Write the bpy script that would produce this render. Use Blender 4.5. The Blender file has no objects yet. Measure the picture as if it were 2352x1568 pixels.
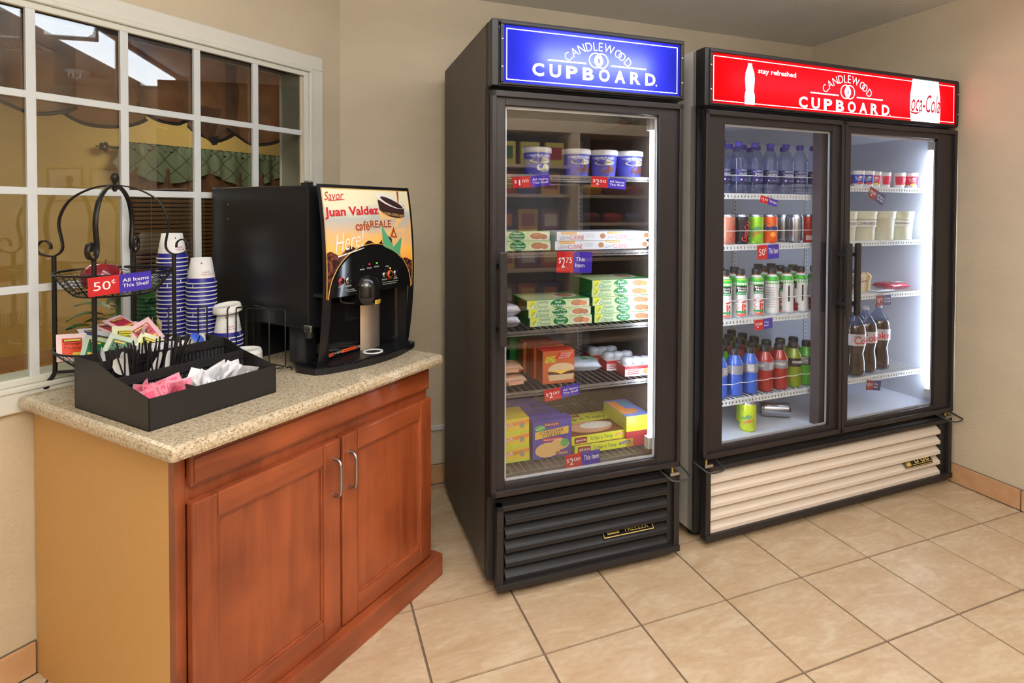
import bpy, bmesh, math, random
from math import sin, cos, pi, radians, sqrt, atan2
from mathutils import Matrix, Vector

random.seed(7)
sc = bpy.context.scene
COL = sc.collection

# ------------------------------------------------------------------ camera, light, exposure
def build_camera():
    y, p, r = .3755, -.0198, .0037
    F = Vector((sin(y)*cos(p), cos(y)*cos(p), sin(p)))
    R = Vector((cos(y), -sin(y), 0)); U = R.cross(F)
    R2 = cos(r)*R + sin(r)*U; U2 = -sin(r)*R + cos(r)*U
    cam = bpy.data.cameras.new('camera'); o = bpy.data.objects.new('camera', cam); COL.objects.link(o)
    m = Matrix.Identity(4)
    for i in range(3):
        m[i][0] = R2[i]; m[i][1] = U2[i]; m[i][2] = -F[i]
    m[2][3] = 1.3212
    o.matrix_world = m
    cam.sensor_width = 36; cam.lens = 1332.35*36/2352
    cam.shift_x = -(1233.84-1176)/2352; cam.shift_y = -(784-508.23)/2352
    cam.clip_start = .02; cam.clip_end = 60
    sc.camera = o
build_camera()

w = bpy.data.worlds.new('world'); sc.world = w; w.use_nodes = True
w.node_tree.nodes['Background'].inputs[0].default_value = (.9, .85, .75, 1)
w.node_tree.nodes['Background'].inputs[1].default_value = .05
sc.view_settings.view_transform = 'Standard'; sc.view_settings.look = 'None'
sc.view_settings.gamma = 1; sc.view_settings.use_curve_mapping = False
sc.view_settings.exposure = 0.0
sc.cycles.transparent_max_bounces = 32
sc.cycles.max_bounces = 8
sc.cycles.sample_clamp_indirect = 6
sc.cycles.caustics_reflective = False; sc.cycles.caustics_refractive = False
FIX_L = 9.0          # emission of the ceiling fixtures' lenses
FILL_E = 22.0        # W of the soft fill lights added under the ceiling behind the camera
LAMP_E = 30.0        # emission of the tubes inside the coolers

def area(name, loc, size, e, col, rot=(0, 0, 0), size_y=None):
    l = bpy.data.lights.new(name, 'AREA'); l.energy = e; l.color = col; l.size = size
    l.shape = 'RECTANGLE'; l.size_y = size_y or size
    o = bpy.data.objects.new(name, l); o.location = loc; o.rotation_euler = rot; COL.objects.link(o)
    return o
area('fill_light', (.5, -.75, 2.30), 1.2, FILL_E, (1, .97, .92), size_y=.9)  # unseen area lights added for even fill, not fittings of the room
area('fill_light', (2.1, -.8, 2.30), 1.2, FILL_E*.8, (1, .97, .93), size_y=.9)
area('fill_uplight', (.3, -.3, 1.75), .8, 115, (1, .97, .94), rot=(pi, 0, 0))  # added out of view, aimed up to brighten the ceiling; no real lamp here
area('fill_light', (-1.3, -.3, 2.30), 1.2, FILL_E*.7, (1, .95, .88), size_y=.8)  # third of the added fill lights, also out of view

# ------------------------------------------------------------------ materials
def lin(c):
    return tuple(((x/255)/12.92 if x/255 <= .04045 else ((x/255+.055)/1.055)**2.4) for x in c)
_M = {}
def nt_new(name):
    m = bpy.data.materials.new(name); m.use_nodes = True
    nt = m.node_tree; b = nt.nodes['Principled BSDF']
    return m, nt, b
def M(name, rgb, rough=.5, metal=0, var=.06, scale=40, spec=.5, trans=0, ior=1.45, coat=0, emit=0, bump=0, bscale=200):
    """procedural material: a base colour broken up by fine noise; rgb is sRGB 0-255"""
    if name in _M: return _M[name]
    m, nt, b = nt_new(name); c = lin(rgb)
    tc = nt.nodes.new('ShaderNodeTexCoord'); n = nt.nodes.new('ShaderNodeTexNoise')
    n.inputs['Scale'].default_value = scale; n.inputs['Detail'].default_value = 3
    nt.links.new(tc.outputs['Object'], n.inputs['Vector'])
    mx = nt.nodes.new('ShaderNodeMix'); mx.data_type = 'RGBA'
    mx.inputs[6].default_value = (*[max(0, x*(1-var)) for x in c], 1)
    mx.inputs[7].default_value = (*[min(1, x*(1+var)) for x in c], 1)
    nt.links.new(n.outputs['Fac'], mx.inputs[0]); nt.links.new(mx.outputs[2], b.inputs['Base Color'])
    b.inputs['Roughness'].default_value = rough; b.inputs['Metallic'].default_value = metal
    b.inputs['Specular IOR Level'].default_value = spec; b.inputs['IOR'].default_value = ior
    b.inputs['Transmission Weight'].default_value = trans; b.inputs['Coat Weight'].default_value = coat
    if emit:
        nt.links.new(mx.outputs[2], b.inputs['Emission Color']); b.inputs['Emission Strength'].default_value = emit
    if bump:
        n2 = nt.nodes.new('ShaderNodeTexNoise'); n2.inputs['Scale'].default_value = bscale; n2.inputs['Detail'].default_value = 4
        nt.links.new(tc.outputs['Object'], n2.inputs['Vector'])
        bp = nt.nodes.new('ShaderNodeBump'); bp.inputs['Strength'].default_value = bump; bp.inputs['Distance'].default_value = .002
        nt.links.new(n2.outputs['Fac'], bp.inputs['Height']); nt.links.new(bp.outputs[0], b.inputs['Normal'])
    m.diffuse_color = (*c, 1)
    _M[name] = m
    return m
def ramp(nt, stops, interp='LINEAR'):
    r = nt.nodes.new('ShaderNodeValToRGB'); r.color_ramp.interpolation = interp
    el = r.color_ramp.elements
    while len(el) > 1: el.remove(el[-1])
    el[0].position = stops[0][0]; el[0].color = (*lin(stops[0][1]), 1)
    for p, c in stops[1:]:
        e = el.new(p); e.color = (*lin(c), 1)
    return r
def stucco(name, rgb):
    if name in _M: return _M[name]
    m, nt, b = nt_new(name)
    tc = nt.nodes.new('ShaderNodeTexCoord')
    n = nt.nodes.new('ShaderNodeTexNoise'); n.inputs['Scale'].default_value = 3; n.inputs['Detail'].default_value = 6
    v = nt.nodes.new('ShaderNodeTexNoise'); v.inputs['Scale'].default_value = 55; v.inputs['Detail'].default_value = 5; v.inputs['Roughness'].default_value = .6
    r = ramp(nt, [(.3, tuple(int(x*.96) for x in rgb)), (.7, rgb)])
    mp = nt.nodes.new('ShaderNodeMapping'); mp.inputs['Scale'].default_value = (1, 1, 1.7)
    nt.links.new(tc.outputs['Object'], mp.inputs[0]); nt.links.new(mp.outputs[0], n.inputs['Vector']); nt.links.new(mp.outputs[0], v.inputs['Vector'])
    nt.links.new(n.outputs['Fac'], r.inputs[0]); nt.links.new(r.outputs[0], b.inputs['Base Color'])
    r2 = ramp(nt, [(.42, (0, 0, 0)), (.62, (255, 255, 255))]); nt.links.new(v.outputs['Fac'], r2.inputs[0])
    bp = nt.nodes.new('ShaderNodeBump'); bp.inputs['Strength'].default_value = .28; bp.inputs['Distance'].default_value = .004
    nt.links.new(r2.outputs[0], bp.inputs['Height']); nt.links.new(bp.outputs[0], b.inputs['Normal'])
    b.inputs['Roughness'].default_value = .75; _M[name] = m
    return m
def glassy(name, tint=(255, 255, 255), ior=1.5, rough=0.0, opac=0.0, body=(200, 210, 240)):
    """clear sheet: Fresnel mix of see-through and mirror, with an optional body colour"""
    if name in _M: return _M[name]
    m = bpy.data.materials.new(name); m.use_nodes = True; nt = m.node_tree; nt.nodes.clear()
    out = nt.nodes.new('ShaderNodeOutputMaterial'); t = nt.nodes.new('ShaderNodeBsdfTransparent'); g = nt.nodes.new('ShaderNodeBsdfGlossy')
    tc = nt.nodes.new('ShaderNodeTexCoord'); n = nt.nodes.new('ShaderNodeTexNoise'); n.inputs['Scale'].default_value = 3
    nt.links.new(tc.outputs['Object'], n.inputs['Vector'])
    r = ramp(nt, [(0, tuple(max(0, x-3) for x in tint)), (1, tint)]); nt.links.new(n.outputs['Fac'], r.inputs[0]); nt.links.new(r.outputs[0], t.inputs[0])
    g.inputs['Roughness'].default_value = rough
    lw = nt.nodes.new('ShaderNodeLayerWeight'); lw.inputs[0].default_value = .5   # Schlick reflectance, the same from both sides of the sheet
    pw = nt.nodes.new('ShaderNodeMath'); pw.operation = 'POWER'; pw.inputs[1].default_value = 5; nt.links.new(lw.outputs['Facing'], pw.inputs[0])
    f0 = ((ior-1)/(ior+1))**2
    fr = nt.nodes.new('ShaderNodeMath'); fr.operation = 'MULTIPLY_ADD'; fr.inputs[1].default_value = 1-f0; fr.inputs[2].default_value = f0; nt.links.new(pw.outputs[0], fr.inputs[0])
    mx = nt.nodes.new('ShaderNodeMixShader'); nt.links.new(fr.outputs[0], mx.inputs[0])
    src = t.outputs[0]
    if opac:
        d = nt.nodes.new('ShaderNodeBsdfDiffuse'); d.inputs[0].default_value = (*lin(body), 1)
        tr = nt.nodes.new('ShaderNodeBsdfTranslucent'); tr.inputs[0].default_value = (*lin(body), 1)
        dm = nt.nodes.new('ShaderNodeMixShader'); dm.inputs[0].default_value = .5
        nt.links.new(d.outputs[0], dm.inputs[1]); nt.links.new(tr.outputs[0], dm.inputs[2])
        m2 = nt.nodes.new('ShaderNodeMixShader'); m2.inputs[0].default_value = opac
        nt.links.new(t.outputs[0], m2.inputs[1]); nt.links.new(dm.outputs[0], m2.inputs[2]); src = m2.outputs[0]
    nt.links.new(src, mx.inputs[1]); nt.links.new(g.outputs[0], mx.inputs[2]); nt.links.new(mx.outputs[0], out.inputs[0])
    _M[name] = m
    return m
def wood(name, dark, light, rough=.35, axis=2):
    if name in _M: return _M[name]
    m, nt, b = nt_new(name)
    tc = nt.nodes.new('ShaderNodeTexCoord'); mp = nt.nodes.new('ShaderNodeMapping')
    s = [14, 14, 14]; s[axis] = 1.3; mp.inputs['Scale'].default_value = s
    n = nt.nodes.new('ShaderNodeTexNoise'); n.inputs['Scale'].default_value = 2.2; n.inputs['Detail'].default_value = 8; n.inputs['Distortion'].default_value = .6
    n2 = nt.nodes.new('ShaderNodeTexNoise'); n2.inputs['Scale'].default_value = 5; n2.inputs['Detail'].default_value = 2
    nt.links.new(tc.outputs['Object'], mp.inputs[0]); nt.links.new(mp.outputs[0], n.inputs['Vector']); nt.links.new(tc.outputs['Object'], n2.inputs['Vector'])
    a = nt.nodes.new('ShaderNodeMath'); a.operation = 'MULTIPLY_ADD'; a.inputs[1].default_value = .45
    h = nt.nodes.new('ShaderNodeMath'); h.operation = 'MULTIPLY'; h.inputs[1].default_value = .55
    nt.links.new(n2.outputs['Fac'], h.inputs[0]); nt.links.new(n.outputs['Fac'], a.inputs[0]); nt.links.new(h.outputs[0], a.inputs[2])
    r = ramp(nt, [(.35, dark), (.62, light)]); nt.links.new(a.outputs[0], r.inputs[0]); nt.links.new(r.outputs[0], b.inputs['Base Color'])
    b.inputs['Roughness'].default_value = rough; b.inputs['Coat Weight'].default_value = .25; b.inputs['Coat Roughness'].default_value = .2
    _M[name] = m
    return m
def granite():
    if 'granite' in _M: return _M['granite']
    m, nt, b = nt_new('granite'); tc = nt.nodes.new('ShaderNodeTexCoord')
    v = nt.nodes.new('ShaderNodeTexVoronoi'); v.inputs['Scale'].default_value = 230
    n = nt.nodes.new('ShaderNodeTexNoise'); n.inputs['Scale'].default_value = 120; n.inputs['Detail'].default_value = 4
    n2 = nt.nodes.new('ShaderNodeTexNoise'); n2.inputs['Scale'].default_value = 210; n2.inputs['Detail'].default_value = 2
    for x in (v, n, n2): nt.links.new(tc.outputs['Object'], x.inputs['Vector'])
    r = ramp(nt, [(.0, (132, 108, 78)), (.25, (176, 156, 126)), (.6, (200, 186, 160)), (1, (212, 204, 188))]); nt.links.new(v.outputs['Color'], r.inputs[0])
    r2 = ramp(nt, [(.0, (88, 62, 36)), (.33, (120, 90, 55)), (.43, (188, 170, 140)), (.7, (206, 194, 170))]); nt.links.new(n.outputs['Fac'], r2.inputs[0])
    mx = nt.nodes.new('ShaderNodeMix'); mx.data_type = 'RGBA'; mx.inputs[0].default_value = .55
    nt.links.new(r.outputs[0], mx.inputs[6]); nt.links.new(r2.outputs[0], mx.inputs[7])
    r3 = ramp(nt, [(.33, (86, 68, 50)), (.39, (255, 255, 255))]); nt.links.new(n2.outputs['Fac'], r3.inputs[0])
    mm = nt.nodes.new('ShaderNodeMix'); mm.data_type = 'RGBA'; mm.blend_type = 'MULTIPLY'; mm.inputs[0].default_value = .8
    nt.links.new(mx.outputs[2], mm.inputs[6]); nt.links.new(r3.outputs[0], mm.inputs[7])
    nt.links.new(mm.outputs[2], b.inputs['Base Color']); b.inputs['Roughness'].default_value = .18
    _M['granite'] = m
    return m
def tile_mat(name, a, c):
    if name in _M: return _M[name]
    m, nt, b = nt_new(name); tc = nt.nodes.new('ShaderNodeTexCoord'); oi = nt.nodes.new('ShaderNodeObjectInfo')
    ad = nt.nodes.new('ShaderNodeVectorMath'); ad.operation = 'MULTIPLY_ADD'; ad.inputs[1].default_value = (1, 1, 1)
    cx = nt.nodes.new('ShaderNodeCombineXYZ'); ml = nt.nodes.new('ShaderNodeMath'); ml.operation = 'MULTIPLY'; ml.inputs[1].default_value = 60
    nt.links.new(oi.outputs['Random'], ml.inputs[0]); nt.links.new(ml.outputs[0], cx.inputs[0]); nt.links.new(ml.outputs[0], cx.inputs[1])
    nt.links.new(tc.outputs['Object'], ad.inputs[0]); nt.links.new(cx.outputs[0], ad.inputs[2])
    mp = nt.nodes.new('ShaderNodeMapping'); mp.inputs['Scale'].default_value = (1, 2.2, 1); nt.links.new(ad.outputs[0], mp.inputs[0])
    n = nt.nodes.new('ShaderNodeTexNoise'); n.inputs['Scale'].default_value = 5; n.inputs['Detail'].default_value = 10; n.inputs['Roughness'].default_value = .65; n.inputs['Distortion'].default_value = .8
    nt.links.new(mp.outputs[0], n.inputs['Vector'])
    n3 = nt.nodes.new('ShaderNodeTexNoise'); n3.inputs['Scale'].default_value = 28; n3.inputs['Detail'].default_value = 6; nt.links.new(mp.outputs[0], n3.inputs['Vector'])
    av = nt.nodes.new('ShaderNodeMath'); av.operation = 'MULTIPLY_ADD'; av.inputs[1].default_value = .3
    hh = nt.nodes.new('ShaderNodeMath'); hh.operation = 'MULTIPLY'; hh.inputs[1].default_value = .7
    nt.links.new(n.outputs['Fac'], hh.inputs[0]); nt.links.new(n3.outputs['Fac'], av.inputs[0]); nt.links.new(hh.outputs[0], av.inputs[2])
    r = ramp(nt, [(.33, a), (.5, tuple((x+y)//2 for x, y in zip(a, c))), (.62, c)]); nt.links.new(av.outputs[0], r.inputs[0])
    nt.links.new(r.outputs[0], b.inputs['Base Color']); b.inputs['Roughness'].default_value = .38
    _M[name] = m
    return m

BLACK = lambda: M('black_paint', (36, 34, 35), .42, var=.05)
DKGREY = lambda: M('dark_vinyl', (74, 68, 62), .5, scale=12, var=.12)
SATIN = lambda: M('black_satin', (24, 24, 27), .3, var=.06)
GLOSSBLK = lambda: M('black_gloss', (18, 18, 20), .12, var=.05, coat=.4)
WHITE = lambda: M('white_plastic', (236, 236, 232), .4, var=.02)
WPAINT = lambda: M('white_paint', (226, 228, 224), .4, var=.02)
CHROME = lambda: M('brushed_steel', (190, 188, 184), .28, 1, var=.05)
WIRE = lambda: M('black_wire', (34, 31, 30), .4, .3)
INK = lambda: M('black_ink', (30, 28, 30), .6)
INKW = lambda: M('white_ink', (240, 240, 238), .6, var=.01)
GOLD = lambda: M('gold_print', (214, 190, 110), .35, .2)

# ------------------------------------------------------------------ mesh builder
_T = {}
def text_geo(s, bold, shear):
    k = (s, bold, shear)
    if k in _T: return _T[k]
    cu = bpy.data.curves.new('t', 'FONT'); cu.body = s; cu.offset = bold; cu.shear = shear
    cu.resolution_u = 2 if len(s) > 12 else 3
    ob = bpy.data.objects.new('t', cu); me = ob.to_mesh()
    v = [(p.co.x, p.co.y) for p in me.vertices]; f = [tuple(p.vertices) for p in me.polygons]
    ob.to_mesh_clear(); bpy.data.objects.remove(ob); bpy.data.curves.remove(cu)
    x0 = min(a for a, _ in v); x1 = max(a for a, _ in v); y0 = min(b for _, b in v); y1 = max(b for _, b in v)
    v = [((a-x0)/(x1-x0), (b-y0)/(y1-y0)) for a, b in v]
    _T[k] = (v, f, (x1-x0)/(y1-y0))
    return _T[k]

class MB:
    def __init__(s): s.v = []; s.f = []; s.mi = []; s.sm = []; s.mats = []; s.X = None
    def mat(s, m):
        if m not in s.mats: s.mats.append(m)
        return s.mats.index(m)
    def add(s, vs, fs, m, smooth=False):
        o = len(s.v); k = s.mat(m)
        if s.X is not None: vs = [tuple(s.X @ Vector(p)) for p in vs]
        s.v += [tuple(p) for p in vs]; s.f += [tuple(i+o for i in f) for f in fs]
        s.mi += [k]*len(fs); s.sm += [smooth]*len(fs)
        return s
    def box(s, x0, x1, y0, y1, z0, z1, m, bev=0, skip=''):
        if bev:
            b = min(bev, (x1-x0)/2.01, (y1-y0)/2.01, (z1-z0)/2.01)
            bm = bmesh.new(); bmesh.ops.create_cube(bm, size=1)
            for v in bm.verts:
                v.co = Vector(((x0+x1)/2+v.co.x*(x1-x0), (y0+y1)/2+v.co.y*(y1-y0), (z0+z1)/2+v.co.z*(z1-z0)))
            bmesh.ops.bevel(bm, geom=bm.edges[:], offset=b, segments=2, affect='EDGES', profile=.5)
            bm.verts.ensure_lookup_table()
            s.add([v.co[:] for v in bm.verts], [tuple(v.index for v in f.verts) for f in bm.faces], m); bm.free()
            return s
        v = [(x, y, z) for z in (z0, z1) for y in (y0, y1) for x in (x0, x1)]
        F = {'b': (0, 2, 3, 1), 't': (4, 5, 7, 6), 'f': (0, 1, 5, 4), 'k': (2, 6, 7, 3), 'l': (0, 4, 6, 2), 'r': (1, 3, 7, 5)}
        return s.add(v, [F[k] for k in F if k not in skip], m)
    def prism(s, pts, a, b, m, axis='z'):
        """pts: 2-D outline (counter-clockwise) swept from a to b along axis (z: xy, y: xz, x: yz)"""
        n = len(pts)
        def P(p, t): return {'z': (p[0], p[1], t), 'y': (p[0], t, p[1]), 'x': (t, p[0], p[1])}[axis]
        v = [P(p, a) for p in pts]+[P(p, b) for p in pts]
        f = [tuple(range(n))[::-1], tuple(range(n, 2*n))]+[(i, (i+1) % n, n+(i+1) % n, n+i) for i in range(n)]
        if axis == 'y': f = [tuple(reversed(q)) for q in f]
        return s.add(v, f, m)
    def lathe(s, prof, m, n=20, c=(0, 0, 0), cap=True, smooth=True):
        v = []; f = []
        for r, z in prof:
            for i in range(n):
                a = 2*pi*i/n; v.append((c[0]+r*sin(a), c[1]-r*cos(a), c[2]+z))
        for j in range(len(prof)-1):
            for i in range(n):
                k = (i+1) % n; f.append((j*n+i, j*n+k, (j+1)*n+k, (j+1)*n+i))
        s.add(v, f, m, smooth)
        if cap:
            if prof[0][0] > 1e-5: s.add(v[:n], [tuple(range(n))[::-1]], m)
            if prof[-1][0] > 1e-5: s.add(v[-n:], [tuple(range(n))], m)
        return s
    def cyl(s, p0, p1, r, m, n=10, r2=None, cap=True, smooth=True):
        p0 = Vector(p0); p1 = Vector(p1); d = (p1-p0).normalized()
        u = d.orthogonal().normalized(); w_ = d.cross(u); r2 = r if r2 is None else r2
        v = [p0+r*(cos(2*pi*i/n)*u+sin(2*pi*i/n)*w_) for i in range(n)]+[p1+r2*(cos(2*pi*i/n)*u+sin(2*pi*i/n)*w_) for i in range(n)]
        s.add(v, [(i, (i+1) % n, n+(i+1) % n, n+i) for i in range(n)], m, smooth)
        if cap: s.add(v[:n], [tuple(range(n))[::-1]], m); s.add(v[n:], [tuple(range(n))], m)
        return s
    def tube(s, pts, r, m, n=6, closed=False, flat=None, up=None):
        pts = [Vector(p) for p in pts]; N = len(pts); v = []; prev = None
        for i, p in enumerate(pts):
            a = pts[(i-1) % N] if (closed or i) else p; b = pts[(i+1) % N] if (closed or i < N-1) else p
            d = (b-a).normalized()
            if up is not None: u = Vector(up); u = (u-d*u.dot(d)).normalized()
            elif prev is None: u = d.orthogonal().normalized()
            else: u = (prev-d*prev.dot(d)).normalized()
            prev = u; q = d.cross(u)
            ra, rb = (r, r) if flat is None else (flat[0], flat[1])
            for k in range(n):
                t = 2*pi*(k+.5)/n; v.append(p+ra*cos(t)*u+rb*sin(t)*q)
        f = []
        for i in range(N if closed else N-1):
            j = (i+1) % N
            for k in range(n): l = (k+1) % n; f.append((i*n+k, i*n+l, j*n+l, j*n+k))
        s.add(v, f, m, True)
        if not closed: s.add(v[:n], [tuple(range(n))[::-1]], m); s.add(v[-n:], [tuple(range(n))], m)
        return s
    def poly(s, pts, m): return s.add(pts, [tuple(range(len(pts)))], m)
    # flat print on a face that looks towards -y
    def rect(s, x0, x1, z0, z1, y, m): return s.poly([(x0, y, z0), (x1, y, z0), (x1, y, z1), (x0, y, z1)], m)
    def shape(s, pts, y, m): return s.poly([(x, y, z) for x, z in pts], m)
    def ell(s, cx, cz, rx, rz, y, m, n=18): return s.poly([(cx+rx*cos(2*pi*i/n), y, cz+rz*sin(2*pi*i/n)) for i in range(n)], m)
    def ring(s, cx, cz, r1, r2, y, m, n=28, sx=1):
        v = [(cx+sx*r*cos(2*pi*i/n), y, cz+r*sin(2*pi*i/n)) for r in (r1, r2) for i in range(n)]
        return s.add(v, [(i, (i+1) % n, n+(i+1) % n, n+i) for i in range(n)], m)
    def txt(s, t, x0, x1, z0, z1, y, m, bold=0., shear=0., fn=None, rot=0, keep=False):
        v, f, asp = text_geo(t, bold, shear)
        if keep:
            x1 = x0+(z1-z0)*asp
        cx, cz = (x0+x1)/2, (z0+z1)/2
        out = []
        for a, b in v:
            X = x0+a*(x1-x0); Z = z0+b*(z1-z0)
            if rot: dx, dz = X-cx, Z-cz; X = cx+dx*cos(rot)-dz*sin(rot); Z = cz+dx*sin(rot)+dz*cos(rot)
            out.append(fn(X, Z, y) if fn else (X, y, Z))
        return s.add(out, f, m)
    def build(s, name, parent=None, Mx=None):
        me = bpy.data.meshes.new(name); me.from_pydata(s.v, [], s.f)
        for m in s.mats: me.materials.append(m)
        me.polygons.foreach_set('material_index', s.mi); me.polygons.foreach_set('use_smooth', s.sm); me.update()
        o = bpy.data.objects.new(name, me); COL.objects.link(o)
        if parent is not None: o.parent = parent
        if Mx is not None: o.matrix_local = Mx
        return o
def wrap(r):   # wraps (x, z) print round an upright cylinder of radius r, x measured along the surface from the front
    return lambda X, Z, y: ((r-y)*sin(X/r), -(r-y)*cos(X/r), Z)
def cpatch(b, r, x0, x1, z0, z1, m, off=.0004, r2=None, n=None):
    r2 = r if r2 is None else r2; n = n or max(3, int(abs(x1-x0)/r/.3)+1); v = []
    for i in range(n+1):
        a = (x0+(x1-x0)*i/n)/r
        v += [((r+off)*sin(a), -(r+off)*cos(a), z0), ((r2+off)*sin(a), -(r2+off)*cos(a), z1)]
    b.add(v, [(2*i, 2*i+2, 2*i+3, 2*i+1) for i in range(n)], m, True)
def cell(b, r, x, z, rx, rz, m, off=.0006, n=14):
    b.add([((r+off)*sin((x+rx*cos(2*pi*i/n))/r), -(r+off)*cos((x+rx*cos(2*pi*i/n))/r), z+rz*sin(2*pi*i/n)) for i in range(n)], [tuple(range(n))], m)

def T(x=0, y=0, z=0): return Matrix.Translation((x, y, z))
def Rz(a): return Matrix.Rotation(a, 4, 'Z')
def Rx(a): return Matrix.Rotation(a, 4, 'X')
def Ry(a): return Matrix.Rotation(a, 4, 'Y')
def tag(o, label=None, cat=None, group=None, kind=None):
    for k, v in (('label', label), ('category', cat), ('group', group), ('kind', kind)):
        if v: o[k] = v
    return o
def thing(name, label, cat, Mx, group=None):
    o = bpy.data.objects.new(name, None); o.empty_display_size = .05; COL.objects.link(o); o.matrix_world = Mx
    return tag(o, label, cat, group)
def dup(o, parent=None):
    c = o.copy(); COL.objects.link(c)
    if parent is not None: c.parent = parent
    for ch in list(o.children): dup(ch, c)
    return c
def clipin(poly, a, b, c):
    """keep the part of a 2-D polygon where a*x+b*y <= c"""
    out = []
    for i in range(len(poly)):
        p, q = poly[i], poly[(i+1) % len(poly)]; dp = a*p[0]+b*p[1]-c; dq = a*q[0]+b*q[1]-c
        if dp <= 0: out.append(p)
        if dp*dq < 0: t = dp/(dp-dq); out.append((p[0]+t*(q[0]-p[0]), p[1]+t*(q[1]-p[1])))
    return out

# ------------------------------------------------------------------ frames of the place
ANG = radians(50.082); DX, DY = sin(ANG), cos(ANG)
CT = Matrix(((DX, -cos(ANG), 0, .134), (DY, sin(ANG), 0, 2.7604), (0, 0, 1, 0), (0, 0, 0, 1)))   # window wall: x along it, y into it, origin at the room corner
FZ = T(.5662, 1.8505)@Rz(-.0245)
FR = T(1.4146, 1.8412)@Rz(.0175)
WX, BY, FY, LX, CZ = 2.93, 2.7604, -1.45, -3.0, 2.3438
CTZ = .806

# ------------------------------------------------------------------ room shell
WALL = stucco('wall_stucco', (208, 194, 168))
YWALL = stucco('yellow_wall', (214, 182, 112))
CEIL = stucco('ceiling_paint', (226, 223, 218))
GROUT = M('grout', (118, 100, 84), .8, bump=.3)
TILE = tile_mat('floor_tile', (180, 150, 116), (206, 187, 158))
BTILE = tile_mat('base_tile', (188, 142, 102), (206, 168, 128))
YTILE = tile_mat('lobby_tile', (186, 136, 80), (200, 156, 98))

def struct(o): o['kind'] = 'structure'; return o
b = MB(); b.box(LX, WX, FY, BY, -.08, -.004, GROUT); floor = struct(b.build('floor'))
TS, GX, GY, G = .3333, .6483, 1.5722, .0036
full = None
wn = (cos(ANG), -sin(ANG)); wc = wn[0]*.134+wn[1]*2.7604
for i in range(-7, 8):
    for j in range(-5, 4):
        x0, y0 = GX+i*TS, GY+j*TS
        p = [(x0+G, y0+G), (x0+TS-G, y0+G), (x0+TS-G, y0+TS-G), (x0+G, y0+TS-G)]; q = p
        q = clipin(q, 1, 0, WX-.012); q = clipin(q, 0, 1, BY-.012) if q else q
        q = clipin(q, -wn[0], -wn[1], -(wc+.012)) if q else q
        if len(q) < 3: continue
        whole = len(q) == 4 and all(abs(a-c)+abs(bb-d) < 1e-6 for (a, bb), (c, d) in zip(sorted(p), sorted(q)))
        if whole and full is not None:
            t = full.copy(); COL.objects.link(t); t.location = (x0, y0, 0)
        else:
            mb = MB(); mb.prism([(a-x0, c-y0) for a, c in q], -.01, 0, TILE)
            t = mb.build('tile', floor, T(x0, y0, 0))
            if whole: full = t
b = MB(); b.box(-3, WX+.1, BY, BY+.1, 0, CZ, WALL)
b.v = [(max(x, .134) if y < BY+.05 else max(x, .2), y, z) for x, y, z in b.v]
struct(b.build('wall_back'))
b = MB(); b.box(WX, WX+.1, FY, BY, 0, CZ, WALL); struct(b.build('wall_right'))
b = MB(); b.box(LX, WX, FY-.1, FY, 0, CZ, WALL); struct(b.build('wall_front'))
b = MB(); b.box(LX-.1, LX, FY, .6, 0, CZ, WALL); struct(b.build('wall_side'))
b = MB(); b.box(LX-.1, WX+.1, FY-.1, BY+.1, CZ, CZ+.08, CEIL); struct(b.build('ceiling'))
# window wall with its opening
UL, UR, ZB, ZT = -1.585, -.215, .835, 1.89
WT = .115
b = MB()
b.box(-4.6, UL, 0, WT, 0, CZ, WALL); b.box(UR, 0, 0, WT, 0, CZ, WALL); b.box(UL, UR, 0, WT, 0, ZB, WALL); b.box(UL, UR, 0, WT, ZT, CZ, WALL)
struct(b.build('wall_left', None, CT))
# tiled baseboards
def skirting(name, Mx, x0, x1, first, seam=TS):
    bb = MB(); bb.box(x0, x1, -.006, 0, 0, .094, GROUT); base = struct(bb.build(name, None, Mx))
    x = first
    while x < x1:
        a, c = max(x0, x+.003), min(x1, x+seam-.003)
        if c-a > .01:
            m = MB(); m.box(a, c, -.012, -.002, .003, .092, BTILE, bev=.002); m.build('baseboard_tile', base)
        x += seam
    return base
skirting('baseboard_right', T(WX, 0, 0)@Rz(-pi/2), -BY, .9, -1.575-4*TS)
skirting('baseboard_back', T(0, BY, 0), .14, WX-.013, GX-2*TS)
skirting('baseboard_left', CT, -3.9, -1.125, -1.125-8*TS)
# white conduit rail on the wall beside the freezer
b = MB(); b.box(.2, 1.2, -.016, 0, .262, .286, WPAINT(), bev=.003); struct(b.build('trim_1', None, T(0, BY, 0)))

# ------------------------------------------------------------------ window
win = bpy.data.objects.new('window_1', None); COL.objects.link(win); win.matrix_world = CT; struct(win)
CAS = M('window_casing_paint', (218, 218, 208), .42, var=.02)
MUN = M('muntin_paint', (212, 218, 220), .4, var=.01)
def frame_loop(b, x0, x1, z0, z1, wd, y0, y1, m, bev=.003):
    b.box(x0, x1, y0, y1, z1-wd, z1, m, bev); b.box(x0, x1, y0, y1, z0, z0+wd, m, bev)
    b.box(x0, x0+wd, y0, y1, z0+wd-.001, z1-wd+.001, m, bev); b.box(x1-wd, x1, y0, y1, z0+wd-.001, z1-wd+.001, m, bev)
b = MB()
frame_loop(b, UL-.105, UR+.102, ZB-.078, ZT+.078, .058, -.020, 0, CAS, .004)
frame_loop(b, UL-.05, UR+.047, ZB-.022, ZT+.022, .016, -.025, 0, CAS, .004)
b.build('window_casing', win)
b = MB(); frame_loop(b, UL-.034, UR+.031, ZB-.006, ZT+.006, .02, -.014, .002, CAS, .003); b.build('glazing_bead', win)
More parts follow.
